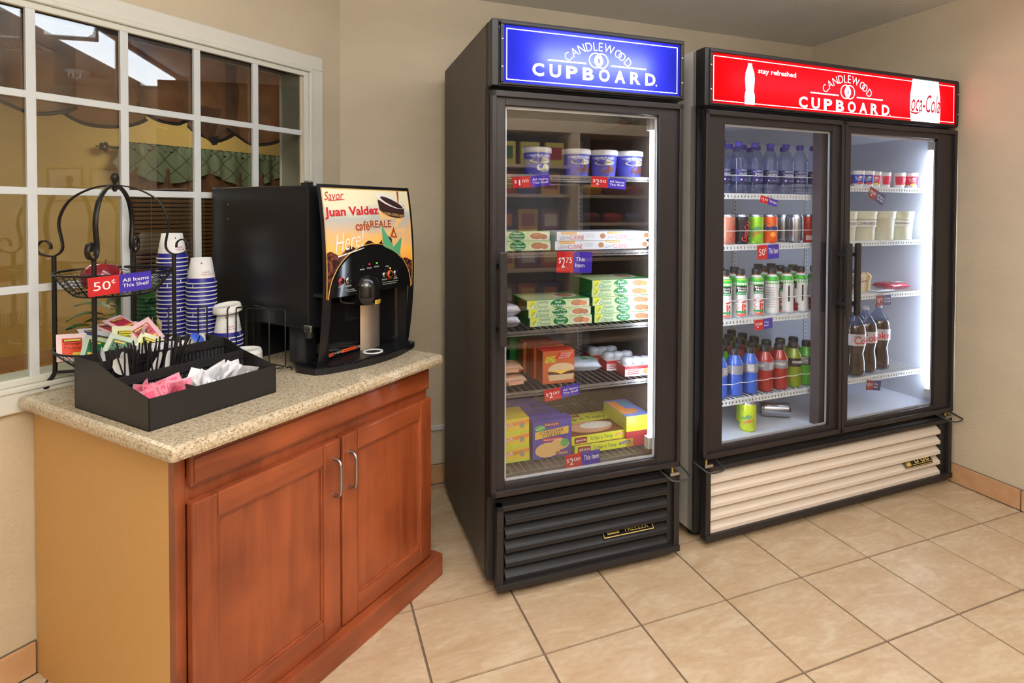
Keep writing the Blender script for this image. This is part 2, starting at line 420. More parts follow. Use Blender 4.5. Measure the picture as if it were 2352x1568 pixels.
b = MB(); b.box(UR, UR+.012, .004, WT, ZB, ZT, CAS); b.box(UL-.012, UL, .004, WT, ZB, ZT, CAS); b.box(UL, UR, .004, WT, ZT, ZT+.012, CAS)
b.build('jamb_lining', win)
b = MB(); b.box(UL, UR, .004, WT+.02, ZB-.03, ZB+.004, CAS, .003); b.build('window_sill', win)
b = MB()
for (x0, x1, y0, y1, z0, z1) in ((UL-.08, UR+.08, WT, WT+.015, ZT, ZT+.07), (UR, UR+.07, WT, WT+.015, ZB-.05, ZT), (UL-.07, UL, WT, WT+.015, ZB-.05, ZT)):
    b.box(x0, x1, y0, y1, z0, z1, CAS)
b.build('far_casing', win)
cols = [-1.353, -1.122, -.885, -.654, -.428]; rows = [1.095, 1.369, 1.638]
for u in cols:
    b = MB(); b.box(u-.0115, u+.0115, -.012, .001, ZB, ZT, MUN, .0015); b.build('vertical_muntin', win)
for z in rows:
    b = MB(); b.box(UL, UR, -.011, .0015, z-.0105, z+.0105, MUN, .0015); b.build('horizontal_muntin', win)
PANE = glassy('window_glass', (246, 250, 248), ior=1.75)
ce = [UL]+cols+[UR]; re = [ZB]+rows+[ZT]
for i in range(6):
    for j in range(4):
        b = MB(); b.box(ce[i], ce[i+1], .003, .006, re[j], re[j+1], PANE, skip='blrt'); b.build('pane', win)

# ------------------------------------------------------------------ the lobby beyond the window
b = MB(); b.box(-5, 5, WT+.02, 4.3, -.08, -.004, M('lobby_grout', (120, 88, 56), .8)); lf = struct(b.build('floor', None, CT)); 
lt = None
for i in range(-7, 6):
    for j in range(4, 11):
        if lt is None:
            mb = MB(); mb.box(.004, .396, .004, .396, -.01, 0, YTILE); t = lt = mb.build('tile', lf)
        else: t = lt.copy(); COL.objects.link(t)
        t.matrix_local = T(-1+i*.4, .3+(j-1)*.4-.2, 0)
b = MB(); b.box(-5, 5, 4.0, 4.1, 0, 2.6, YWALL); struct(b.build('wall_far', None, CT))
b = MB(); b.box(-5, 5, 3.985, 4.0, 0, .115, BTILE); struct(b.build('baseboard_far', None, CT))
b = MB(); b.box(4.2, 4.3, WT, 4.0, 0, 2.6, YWALL); struct(b.build('wall_lobby_right', None, CT))
b = MB(); b.box(-4.3, -4.2, WT, 4.0, 0, 2.6, YWALL); struct(b.build('wall_lobby_left', None, CT))
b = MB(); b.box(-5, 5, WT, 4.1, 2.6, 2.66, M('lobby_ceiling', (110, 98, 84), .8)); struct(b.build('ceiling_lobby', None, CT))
b = MB(); b.box(-4.2, 4.2, WT, WT+.012, CZ, 2.6, YWALL); struct(b.build('trim_2', None, CT))
o = area('lobby_lamp', (0, 0, 0), 1.2, 46, (1, .88, .66)); o.matrix_world = CT@T(-1.3, 1.7, 2.55)
o = area('lobby_lamp', (0, 0, 0), .8, 22, (1, .86, .62)); o.matrix_world = CT@T(1.6, 3.0, 2.55)

# swagged brown valance just behind the glass
def silk(name, rgb):
    m, nt, b_ = nt_new(name); tc = nt.nodes.new('ShaderNodeTexCoord'); n = nt.nodes.new('ShaderNodeTexNoise'); n.inputs['Scale'].default_value = 9; n.inputs['Detail'].default_value = 4
    nt.links.new(tc.outputs['Object'], n.inputs['Vector']); r = ramp(nt, [(.3, tuple(int(x*.75) for x in rgb)), (.7, rgb)]); nt.links.new(n.outputs['Fac'], r.inputs[0]); nt.links.new(r.outputs[0], b_.inputs['Base Color'])
    b_.inputs['Roughness'].default_value = .45; tr = nt.nodes.new('ShaderNodeBsdfTranslucent'); nt.links.new(r.outputs[0], tr.inputs[0]); mx = nt.nodes.new('ShaderNodeMixShader'); mx.inputs[0].default_value = .5
    out = nt.nodes['Material Output']; nt.links.new(b_.outputs[0], mx.inputs[1]); nt.links.new(tr.outputs[0], mx.inputs[2]); nt.links.new(mx.outputs[0], out.inputs[0]); return m
SWAG = silk('brown_silk', (150, 106, 76))
BIND = M('dark_binding', (44, 34, 32), .6)
val = thing('swag_valance', 'brown silk swag valance with dark bound scalloped hem behind the glass', 'valance', CT@T(-.9, .26, 1.6))
def swag(x0, x1, ztop, zs, sag, yo, k):
    n, m_ = 16, 12; v = []; f = []
    for j in range(m_+1):
        t = j/m_
        for i in range(n+1):
            s_ = i/n; base = zs-sag*sin(pi*s_)**.8; z = ztop+(base-ztop)*t
            y = yo+.012*sin(9*s_+k)*t+.016*sin(5*pi*t*(1-.4*abs(s_-.5))+k)*(1-abs(2*s_-1))
            v.append((x0+(x1-x0)*s_, y, z))
    for j in range(m_):
        for i in range(n): a = j*(n+1)+i; f.append((a, a+1, a+n+2, a+n+1))
    mb = MB(); mb.add(v, f, SWAG, True)
    o = mb.build('swag', val, T(.9, -.26, -1.6))
    mb = MB(); mb.tube([Vector(p)+Vector((0, -.002, -.003)) for p in v[-(n+1):]], .006, BIND, 4, flat=(.009, .003)); mb.build('hem', o)
sw = [(-1.70, -1.38, .04, .22), (-1.42, -1.10, .035, .235), (-1.13, -.93, .035, .215), (-.97, -.70, .045, .23), (-.72, -.52, .06, .215), (-.53, -.36, .05, .235), (-.39, -.13, .05, .22)]
zs = [1.66, 1.655, 1.655, 1.65, 1.70, 1.645, 1.65]
for k, ((a, c, sg, yo), z) in enumerate(zip(sw, zs)): swag(a-.01, c+.01, 1.98, z, sg, yo, k*1.7)
b = MB(); b.box(-1.75, -.08, .212, .245, 1.93, 2.02, SWAG); b.build('heading', val, T(.9, -.26, -1.6))
# tail hanging between two swags
b = MB(); b.add([(-.53, .2, 1.72), (-.43, .2, 1.72), (-.44, .19, 1.62), (-.47, .195, 1.575), (-.50, .2, 1.60)], [(4, 3, 2, 1, 0)], SWAG); b.add([(-.49, .188, 1.60), (-.45, .188, 1.61), (-.455, .188, 1.575), (-.475, .188, 1.57)], [(0, 3, 2, 1)], BIND); b.build('tail', val, T(.9, -.26, -1.6))

# far window: green embroidered valance, brown under-valance, rod, blinds
YV = 3.92
fv = thing('green_valance', 'green gathered valance with brown diamond stitching and brown ruffle on far wall', 'valance', CT@T(1.9, YV, 1.5))
def green_silk():
    m, nt, b_ = nt_new('green_silk'); tc = nt.nodes.new('ShaderNodeTexCoord'); mp = nt.nodes.new('ShaderNodeMapping')
    mp.inputs['Rotation'].default_value = (0, radians(45), 0); mp.inputs['Scale'].default_value = (7, 0, 7)
    nt.links.new(tc.outputs['Object'], mp.inputs[0]); w1 = nt.nodes.new('ShaderNodeTexBrick'); w1.offset = 0
    w1.inputs['Scale'].default_value = 1; w1.inputs['Mortar Size'].default_value = .03; w1.inputs['Brick Width'].default_value = 1; w1.inputs['Row Height'].default_value = 1
    sw_ = nt.nodes.new('ShaderNodeSeparateXYZ'); cb = nt.nodes.new('ShaderNodeCombineXYZ'); nt.links.new(mp.outputs[0], sw_.inputs[0])
    nt.links.new(sw_.outputs[0], cb.inputs[0]); nt.links.new(sw_.outputs[2], cb.inputs[1]); nt.links.new(cb.outputs[0], w1.inputs['Vector'])
    w1.inputs['Color1'].default_value = (*lin((104, 118, 98)), 1); w1.inputs['Color2'].default_value = (*lin((92, 108, 88)), 1); w1.inputs['Mortar'].default_value = (*lin((62, 50, 38)), 1)
    nt.links.new(w1.outputs[0], b_.inputs['Base Color']); b_.inputs['Roughness'].default_value = .4
    return m
GSILK = green_silk()
def curtain(x0, x1, zt, hem, m, name, amp, n=150, yo=0, rows_=8, par=None, flip=0):
    v = []; f = []
    for j in range(rows_+1):
        t = j/rows_
        for i in range(n+1):
            x = x0+(x1-x0)*i/n
            v.append((x, yo-amp*(.35+.65*t)*sin(x*33+1.3*sin(x*9+flip))-(0.012*sin(x*90) if t < .2 else 0), zt+(hem(x)-zt)*t+(.008*sin(x*70) if j == 0 else 0)))
    for j in range(rows_):
        for i in range(n): a = j*(n+1)+i; f.append((a, a+1, a+n+2, a+n+1))
    mb = MB(); mb.add(v, f, m, True); return mb.build(name, par)
hemg = lambda x: .14-.0+.055*abs(sin(x*4.6+.5))
curtain(-.90, 1.25, .44, lambda x: .20-.13*abs(sin((x+.9)*3.7)), GSILK, 'green_cloth', .022, par=fv)
curtain(-.92, 1.25, .22, lambda x: .02-.035*abs(sin((x+.9)*5.3+.6)), SWAG, 'ruffle', .018, yo=.02, par=fv, flip=2)
b = MB(); b.cyl((-.98, .02, .38), (1.3, .02, .38), .012, WIRE(), 8)
for k in range(5):
    a = k*2*pi/5; b.lathe([(0, -.02), (.016, -.01), (.02, 0), (.014, .012), (0, .02)], WIRE(), 8, (-1.02+.028*cos(a), .02, .38+.028*sin(a)))
b.cyl((-1.09, .02, .38), (-1.02, .02, .38), .006, WIRE(), 6); b.build('curtain_rod', fv)
b = MB(); b.prism([(-.905, .43), (-.925, .30), (-.965, .24), (-.93, .2), (-.90, .05), (-.87, .2), (-.86, .43)], -.0, .006, M('sheer_side_return', (150, 140, 124), .6), 'y'); b.build('side_return', fv)
bl = thing('window_blind', 'brown wooden venetian blind on the far window under the green valance', 'blind', CT@T(1.9, 3.965, .5))
BW = wood('blind_wood', (82, 58, 38), (128, 96, 64), .5, 0)
b = MB(); b.box(-.8, 1.2, -.006, .002, 0, .028, BW); slat = b.build('slat', bl); slat.matrix_local = T(0, 0, 0)@Rx(radians(12))
for k in range(1, 27):
    o = slat.copy(); COL.objects.link(o); o.matrix_local = T(0, 0, k*.042)@Rx(radians(12))
b = MB()
for x in (-.62, -.1, .5, 1.0): b = MB(); b.box(x-.002, x+.002, -.012, -.010, 0, 1.15, M('blind_cord', (150, 125, 90), .7)); b.build('cord', bl)
b = MB(); b.box(1.08, 3.1, 3.985, 4.002, .35, 1.95, M('night_window', (40, 32, 28), .25)); struct(b.build('window_2', None, CT))
# plant on the lobby side
LEAF = M('leaf_green', (44, 110, 44), .35, var=.3, scale=15)
pl = thing('potted_plant', 'green leafy plant seen through the glass beside the cup stacks', 'plant', CT@T(-.69, .33, .74))
POT = M('clay_pot', (120, 80, 60), .7)
b = MB(); b.lathe([(.05, 0), (.07, .1), (.075, .105)], POT, 16); b.build('pot', pl)
rnd = random.Random(3)
b = MB(); b.lathe([(0, 0), (.09, 0), (.1, .012), (.1, .02)], M('shelf_stand', (110, 84, 60), .5), 20, (0, 0, -.02)); b.cyl((0, 0, -.70), (0, 0, -.02), .02, M('shelf_stand', (110, 84, 60)), 10); b.build('stand', pl)
for k in range(46):
    a = rnd.uniform(0, 2*pi); el = rnd.uniform(-.35, 1.1); L = rnd.uniform(.10, .15); r0 = rnd.uniform(.01, .13)
    c0 = Vector((r0*cos(a)*1.2, r0*sin(a)*.6-.03, .13+rnd.uniform(0, .13)-.4*r0))
    d = Vector((cos(a)*cos(el), .7*sin(a)*cos(el), sin(el))); sd = d.cross(Vector((0, 0, 1))).normalized()
    up = sd.cross(d); W_ = L*.33; v = []
    for t, wd in ((0, .0), (.2, .75), (.45, 1), (.75, .6), (1, 0)):
        c = c0+d*L*t+up*(.25*L*sin(pi*t)*.6); v += [c-sd*W_*wd, c+up*(-.12*W_), c+sd*W_*wd]
    f = []
    for i in range(4): f += [(3*i, 3*i+1, 3*i+4, 3*i+3), (3*i+1, 3*i+2, 3*i+5, 3*i+4)]
    mb = MB(); mb.add(v, f, LEAF, True); mb.build('leaf', pl)

# ------------------------------------------------------------------ ceiling fixtures of the room
LENS = M('fixture_lens', (235, 242, 255), .4, emit=FIX_L)
def fixture(x0, x1, y, rot, lab):
    L = x1-x0; t = thing('ceiling_light', lab, 'light', T((x0+x1)/2, y, CZ)@Rz(rot), 'fluorescent fixtures on the ceiling')
    m = MB(); m.box(-L/2, L/2, -.125, .125, -.03, 0, WHITE(), .004); m.build('housing', t)
    m = MB(); m.prism([(-.115, -.028), (-.105, -.075), (-.08, -.09), (.08, -.09), (.105, -.075), (.115, -.028)], -L/2+.02, L/2-.02, LENS, 'x'); m.build('lens', t)
    m = MB()
    for s in (-1, 1): m = MB(); m.box(s*(L/2-.01)-.012, s*(L/2-.01)+.012, -.122, .122, -.096, -.001, WHITE(), .006); m.build('end_cap', t)
fixture(-.25, 1.0, 1.30, -.06, 'long fluorescent ceiling light nearer the counter, mirrored in the window')
fixture(1.04, 2.33, 1.20, -.06, 'long fluorescent ceiling light nearer the drink cooler, mirrored in the window')
t = thing('smoke_detector', 'round white ceiling smoke detector mirrored in the window', 'smoke detector', T(2.331, .61, CZ))
b = MB(); b.lathe([(.075, 0), (.075, -.012), (.06, -.02), (.055, -.03), (.04, -.034), (0, -.034)], WHITE(), 24, cap=False); b.build('base', t)
b = MB()
for k in range(8):
    a = k*pi/4; b.box(.052*cos(a)-.006, .052*cos(a)+.006, .052*sin(a)-.006, .052*sin(a)+.006, -.05, -.028, WHITE())
b.lathe([(.05, -.05), (.045, -.058), (0, -.06)], WHITE(), 20, cap=False); b.build('sensor_cage', t)
t = thing('air_vent', 'white louvred ceiling vent mirrored faintly in the window', 'vent', T(1.56, .62, CZ))
b = MB(); frame_loop(b, -.16, .16, -.16, .16, .02, -.012, 0, WHITE()); o = b.build('frame', t, Rx(-pi/2)@T(0, .012, 0))
for k in range(9):
    b = MB(); b.box(-.14, .14, -.14+k*.033, -.125+k*.033, -.012, -.002, WHITE()); b.build('louver', t)
# pictures on the right-hand wall, mirrored in the window
for i, (yc, lab) in enumerate(((.205, 'white matted picture in thin gold frame, first of the pair mirrored in the window'), (.52, 'white matted picture in thin gold frame, second of the pair mirrored in the window'))):
    t = thing('framed_picture', lab, 'picture', T(WX-.001, yc, 1.525)@Rz(-pi/2), 'pair of pictures on the right wall')
    b = MB(); frame_loop(b, -.13, .13, -.14, .14, .014, -.018, 0, M('gilt_frame', (170, 150, 96), .4, .5)); b.build('frame', t)
    b = MB(); b.box(-.118, .118, -.008, -.002, -.128, .128, M('picture_mat', (212, 204, 188), .8)); b.rect(-.06, .06, -.05, .06, -.0085, M('picture_print', (190, 186, 178), .8, var=.3, scale=20)); b.build('print', t)

# ------------------------------------------------------------------ counter
CH = wood('cherry_wood', (120, 56, 29), (162, 82, 46), .32)
CHH = wood('cherry_wood_grain_across', (120, 56, 29), (162, 82, 46), .32, 0)
PANEL = M('tan_side_panel', (198, 155, 94), .55, var=.10, scale=160)
cab = thing('base_cabinet', 'cherry base cabinet with two doors and a tan side panel under the window', 'cabinet', CT@T(-.68, -.35, 0))
CO = T(.68, .35, 0)   # part coordinates are those of the window wall
def cpart(mb, name, par=cab, Mx=CO): return mb.build(name, par, Mx)
b = MB(); b.box(-1.118, -.25, -.668, -.004, .0, .766, PANEL); cpart(b, 'carcass')
b = MB(); b.box(-1.124, -1.118, -.668, -.004, 0, .766, PANEL, .0015); cpart(b, 'side_panel')
b = MB()
for x0, x1, z0, z1 in ((-1.124, -1.10, 0, .766), (-.272, -.244, 0, .766), (-1.10, -.272, .758, .766), (-1.10, -.272, .64, .70), (-.68, -.64, .07, .65), (-1.10, -.272, .06, .10)):
    b.box(x0, x1, -.692, -.666, z0, z1, CH, .0015)
b.box(-1.10, -.272, -.672, -.666, .06, .76, CH)
cpart(b, 'face_frame')
b = MB(); b.box(-1.10, -.25, -.712, -.690, .683, .757, CHH, .006); b.box(-1.092, -.258, -.7155, -.71, .691, .749, CHH, .002); cpart(b, 'drawer_front')
def door(x0, x1, z0, z1, hx):
    wd = .062; root = MB()
    root.box(x0, x0+wd, -.7185, -.693, z0, z1, CH, .005); root.box(x1-wd, x1, -.7185, -.693, z0, z1, CH, .005)
    root.box(x0+wd-.001, x1-wd+.001, -.7185, -.693, z1-wd, z1, CHH, .005); root.box(x0+wd-.001, x1-wd+.001, -.7185, -.693, z0, z0+wd, CHH, .005)
    o = cpart(root, 'door')
    m = MB(); m.box(x0+wd-.002, x1-wd+.002, -.708, -.698, z0+wd-.002, z1-wd+.002, CH)
    for a, c, e, g in ((x0+wd-.001, x0+wd+.006, z0+wd, z1-wd), (x1-wd-.006, x1-wd+.001, z0+wd, z1-wd)): m.box(a, c, -.7135, -.704, e, g, CH, .003)
    for e, g in ((z0+wd-.001, z0+wd+.006), (z1-wd-.006, z1-wd+.001)): m.box(x0+wd, x1-wd, -.7135, -.704, e, g, CH, .003)
    m.build('panel', o)
    m = MB(); z2, z3 = .598, .492; r = .0045
    m.tube([(hx, -.716, z2), (hx, -.736, z2), (hx, -.744, z2-.006), (hx, -.748, z2-.02), (hx, -.748, z3+.02), (hx, -.744, z3+.006), (hx, -.736, z3), (hx, -.716, z3)], r, M('satin_nickel', (176, 176, 178), .3, 1), 8)
    m.build('handle', o)
door(-1.10, -.664, .078, .650, -.690)
door(-.658, -.247, .083, .652, -.632)
b = MB(); b.box(-1.12, -.212, -.742, -.69, 0, .078, CHH, .002); cpart(b, 'toe_board')
GR = granite()
b = MB(); y0, y1, x0, x1, r = -.757, -.024, -1.168, -.222, .014
bm_prof = []
b.box(x0, x1, y0, y1, .770, CTZ, GR, .012)
o = b.build('countertop', None, CT); tag(o, 'beige speckled granite countertop on the cherry cabinet', 'countertop')

# ------------------------------------------------------------------ coffee machine
mc = thing('coffee_machine', 'black coffee dispenser with a lit sunset poster front on the granite counter', 'coffee machine', CT@T(-.62, -.53, CTZ))
# local: x 0..0.41, y 0 = front of the body (towards the wall +y), z from the counter
MWID = .41; TOPZ = .594
def fy(z):   # bulging front: distance in front of the body plane
    return -.040-.030*sin(pi*min(1, max(0, (z-.02)/.58)))**.8
b = MB(); b.box(.0, MWID-.01, 0, .495, .135, TOPZ-.004, SATIN(), .004); b.build('body', mc)
b = MB()
for x, z in ((.0, .55), (.0, .5), (.0, .2)): b = MB(); b.cyl((-.002, .40, z-.02), (.001, .40, z-.02), .003, CHROME(), 8); b.build('screw', mc)
b = MB(); b.box(-.003, .02, .0, .03, TOPZ-.01, TOPZ+.004, BLACK()); b.box(-.006, .012, -.012, .012, TOPZ+.003, TOPZ+.010, CHROME(), .002); b.build('latch', mc)
b = MB(); b.box(-.008, .004, -.02, .014, .128, .150, CHROME(), .003); b.cyl((.0, -.004, .11), (.0, -.004, .13), .012, BLACK(), 10); b.build('latch', mc)
b = MB(); b.box(.006, .05, .02, .10, .02, .14, SATIN(), .004); b.box(MWID-.06, MWID-.016, .02, .10, .02, .14, SATIN(), .004); b.box(.05, .36, .30, .44, .0, .14, SATIN()); b.build('pedestal', mc)
# front frame in curved strips
def arch(x):
    t = (x-.207)/.186
    return .232+.158*sqrt(max(0, 1-t*t)) if abs(t) < 1 else .232
def strip(b, x0, x1, zlo, zhi, m, off=0, n=14, nz=10, thick=None):
    v = []; f = []
    for i in range(n+1):
        x = x0+(x1-x0)*i/n; a = zlo(x) if callable(zlo) else zlo; c = zhi(x) if callable(zhi) else zhi
        for j in range(nz+1):
            z = a+(c-a)*j/nz; v.append((x, fy(z)-off, z))
    for i in range(n):
        for j in range(nz): k = i*(nz+1)+j; f.append((k, k+nz+1, k+nz+2, k+1))
    b.add(v, f, m, True)
    if thick:
        o = len(v); v2 = [(x, thick, z) for x, y, z in v]
        g = [(q[3], q[2], q[1], q[0]) for q in f]; b.add(v2, g, m)
        def edge(idx):
            b.add([v[i] for i in idx]+[v2[i] for i in idx], [(i, i+1, len(idx)+i+1, len(idx)+i) for i in range(len(idx)-1)], m)
        edge([j for j in range(nz+1)]); edge([n*(nz+1)+j for j in range(nz+1)][::-1]); edge([i*(nz+1) for i in range(n+1)][::-1]); edge([i*(nz+1)+nz for i in range(n+1)])
b = MB()
strip(b, -.004, .418, .236, TOPZ, SATIN(), thick=0, n=6)
strip(b, -.004, .030, .022, .236, SATIN(), thick=0, n=2); strip(b, .388, .418, .022, .236, SATIN(), thick=0, n=2)
b.add([(.030, 0, .02), (.030, fy(.1), .02), (.030, fy(.2), .236), (.030, 0, .236), (.045, .0, .02), (.045, .0, .236)], [(1, 4, 5, 2)], SATIN())
b.add([(.388, fy(.1), .02), (.388, fy(.2), .236), (.373, .0, .02), (.373, .0, .236)], [(1, 3, 2, 0)], SATIN())
b.build('front_frame', mc)
def poster_mat():
    m, nt, b_ = nt_new('poster_print'); tc = nt.nodes.new('ShaderNodeTexCoord'); sp = nt.nodes.new('ShaderNodeSeparateXYZ'); nt.links.new(tc.outputs['Object'], sp.inputs[0])
    n = nt.nodes.new('ShaderNodeTexNoise'); n.inputs['Scale'].default_value = 7; n.inputs['Detail'].default_value = 4; n.inputs['Distortion'].default_value = .5
    mp = nt.nodes.new('ShaderNodeMapping'); mp.inputs['Scale'].default_value = (.8, 1, 2.4); nt.links.new(tc.outputs['Object'], mp.inputs[0]); nt.links.new(mp.outputs[0], n.inputs['Vector'])
    a = nt.nodes.new('ShaderNodeMath'); a.operation = 'MULTIPLY_ADD'; a.inputs[1].default_value = .14; nt.links.new(n.outputs['Fac'], a.inputs[0]); nt.links.new(sp.outputs[2], a.inputs[2])
    r = nt.nodes.new('ShaderNodeMapRange'); r.inputs[1].default_value = .30; r.inputs[2].default_value = .66; nt.links.new(a.outputs[0], r.inputs[0])
    g = ramp(nt, [(0, (196, 92, 40)), (.22, (236, 150, 50)), (.42, (240, 178, 84)), (.55, (206, 170, 130)), (.68, (168, 172, 166)), (.82, (214, 208, 180)), (1, (226, 216, 178))]); nt.links.new(r.outputs[0], g.inputs[0])
    nt.links.new(g.outputs[0], b_.inputs['Base Color']); b_.inputs['Roughness'].default_value = .3
    nt.links.new(g.outputs[0], b_.inputs['Emission Color']); b_.inputs['Emission Strength'].default_value = .25
    return m
def beans_mat():
    m, nt, b_ = nt_new('coffee_bean_print'); tc = nt.nodes.new('ShaderNodeTexCoord'); v = nt.nodes.new('ShaderNodeTexVoronoi'); v.inputs['Scale'].default_value = 75
    nt.links.new(tc.outputs['Object'], v.inputs['Vector']); r = ramp(nt, [(0, (150, 84, 62)), (.35, (110, 56, 44)), (.6, (48, 22, 20)), (1, (30, 14, 14))]); nt.links.new(v.outputs['Distance'], r.inputs[0])
    mr = nt.nodes.new('ShaderNodeMath'); mr.operation = 'MULTIPLY'; mr.inputs[1].default_value = 1.0; nt.links.new(v.outputs['Distance'], mr.inputs[0])
    nt.links.new(mr.outputs[0], r.inputs[0]); nt.links.new(r.outputs[0], b_.inputs['Base Color']); b_.inputs['Roughness'].default_value = .35
    return m
PM, BM = poster_mat(), beans_mat()
ptop = .582
outer = lambda x: arch(x)+.006 if .021 < x < .393 else .232
GOLDL = M('gold_trim', (216, 172, 84), .4)
b = MB(); strip(b, .008, .406, outer, ptop, PM, off=.002, n=44)
def on_front(off):
    return lambda X, Z, y: (X, fy(Z)-off, Z)
beantop = lambda x: .372+.012*sin(x*60)+.008*sin(x*130)-.10*max(0, .11-x)*0+(.02 if .24 < x < .28 else 0)
bt = lambda x: max(outer(x)+.0002, min(beantop(x), .40))
strip(b, .008, .406, outer, lambda x: max(outer(x)+.0005, (.368+.010*sin(x*75)+.05*(x/.3) if x < .30 else .335+.006*sin(x*90))), BM, off=.0026, n=60, nz=6)
pts = [(.010, fy(ptop)-.003, ptop-.001)]
b.tube([(.010, fy(z)-.003, z) for z in [.236+.0384*k for k in range(10)]], .0012, GOLDL, 4)
b.tube([(x, fy(ptop)-.003, ptop) for x in (.01, .2, .404)], .0012, GOLDL, 4)
b.tube([(.404, fy(z)-.003, z) for z in [.236+.0384*k for k in range(10)]], .0012, GOLDL, 4)
b.tube([(.207+.190*-cos(pi*k/30), fy(.232+.166*sin(pi*k/30))-.003, .232+.166*sin(pi*k/30)) for k in range(31)], .0016, GOLDL, 4)
F3 = on_front(.0032); RED = M('red_print', (198, 36, 52), .5); BRN = M('brown_print', (170, 72, 24), .5)
# printed cup
CUPW = M('cup_print_tan', (240, 196, 130), .5); CUPD = M('cup_print_dark', (58, 34, 34), .5); CUPG = M('cup_print_green', (84, 168, 124), .5)
def fpoly(pts, m, off): b.add([(x, fy(z)-off, z) for x, z in pts], [tuple(range(len(pts)))], m)
fpoly([(.252, .52), (.252, .40), (.30, .352), (.345, .335), (.36, .42), (.374, .50), (.374, .52)], CUPW, .0030)
fpoly([(.254, .460), (.256, .392), (.300, .386), (.304, .390)], CUPG, .0034); fpoly([(.256, .396), (.256, .389), (.31, .358), (.340, .352), (.341, .362), (.310, .384)], CUPG, .0036); fpoly([(.310, .384), (.338, .352), (.353, .417), (.340, .408)], CUPG, .0035)
fpoly([(.246, .548), (.250, .515), (.268, .502), (.300, .490), (.340, .484), (.374, .488), (.376, .530)], CUPD, .0038)
fpoly([(.308+.068*cos(t/16*2*pi), .543+.018*sin(t/16*2*pi)-.30*(.068*cos(t/16*2*pi))) for t in range(16)], INKW(), .0042)
fpoly([(.314+.055*cos(t/16*2*pi), .539+.011*sin(t/16*2*pi)-.34*(.055*cos(t/16*2*pi))) for t in range(16)], CUPD, .0046)
fpoly([(.345, .580), (.354, .580), (.352, .555), (.347, .535), (.343, .535), (.345, .555)], BRN, .0050)
b.txt('CAUTION: COFFEE IS HOT!', .262, .370, .492, .501, 0, CUPW, fn=on_front(.0046), rot=-.12)
fpoly([(.293, .419), (.312, .454), (.328, .413)], BRN, .0038); b.ring(0, 0, 0.0001, .0001, 0, BRN, 3)
fpoly([(.304, .422), (.312, .436), (.319, .419)], CUPW, .0042)
b.txt('Savor', .016, .096, .545, .572, 0, RED, fn=F3, shear=.3, rot=.06); fpoly([(.031, .541), (.098, .546), (.098, .548), (.031, .5435)], RED, .0034)
b.txt('Juan Valdez', .012, .246, .486, .524, 0, RED, bold=.03, fn=F3, rot=.03)
b.txt('café', .134, .198, .444, .476, 0, BRN, bold=.02, fn=F3); b.txt('REALE', .201, .302, .452, .477, 0, BRN, bold=.02, fn=F3); b.txt('TM', .305, .312, .472, .477, 0, BRN, fn=F3)
b.txt('Here!', .040, .170, .385, .442, 0, INKW(), bold=-.005, shear=.4, fn=on_front(.0050), rot=.13); fpoly([(.052, .362), (.165, .385), (.165, .388), (.052, .3665)], INKW(), .0052)
b.build('poster', mc)
b = MB(); strip(b, .022, .392, .236, lambda x: max(.2365, arch(x)), GLOSSBLK(), off=.006, n=40)
pan = b.build('control_panel', mc)
F7 = on_front(.0068)
for x, z, r, m, nm in ((.063, .287, .012, RED, 'stop_button'), (.092, .286, .011, CHROME(), 'button'), (.257, .288, .010, CHROME(), 'button'), (.283, .289, .013, M('orange_ring', (220, 96, 30), .4), 'button'), (.311, .290, .010, CHROME(), 'button')):
    m_ = MB(); y = fy(z)-.0066
    m_.lathe([(r, 0), (r, .003), (r*.72, .004)], m, 8 if nm == 'stop_button' else 20, cap=False); m_.lathe([(r*.74, .0015), (r*.7, .005), (0, .006)], GLOSSBLK(), 16, cap=False)
    m_.build(nm, pan, T(x, y, z)@Rx(pi/2))
m_ = MB()
for x, z, c in ((.153, .328, None), (.184, .331, M('red_led', (255, 30, 50), emit=6)), (.219, .332, M('green_led', (90, 255, 60), emit=4)), (.283, .309, M('amber_led', (255, 170, 40), emit=6)), (.257, .306, None), (.092, .305, None)):
    m_.lathe([(.0022, 0), (.0018, .0015), (0, .002)], c or M('led_off', (70, 66, 66), .4), 8, cap=False) if False else m_.add([(x+.0026*cos(t*pi/4), fy(z)-.0082, z+.0026*sin(t*pi/4)) for t in range(8)], [tuple(range(8))], c or M('led_off', (70, 66, 66), .4))
m_.build('indicator_lights', pan)
m_ = MB()
for s, x0, x1, z0 in (('RINSE', .143, .163, .314), ('POWER', .174, .196, .316), ('READY', .208, .231, .318), ('STOP', .053, .073, .266), ('CARAFE', .080, .106, .266), ('REGULAR', .245, .270, .270), ('DECAF', .274, .293, .271), ('HOT', .305, .318, .275), ('WATER', .301, .322, .269), ('REFILL', .262, .279, .315)):
    m_.txt(s, x0, x1, z0, z0+.0042, 0, INKW() if s != 'DECAF' else M('orange_ring', (220, 96, 30)), fn=F7)
for s, x0, x1, z0 in (('1. Press for Carafe', .080, .118, .254), ('and choose product', .088, .126, .248), ('1. Press and hold to start brewing', .245, .325, .260), ('Press and release when at', .250, .318, .254)):
    m_.txt(s, x0, x1, z0, z0+.0038, 0, INKW(), fn=F7)
m_.build('panel_lettering', pan)
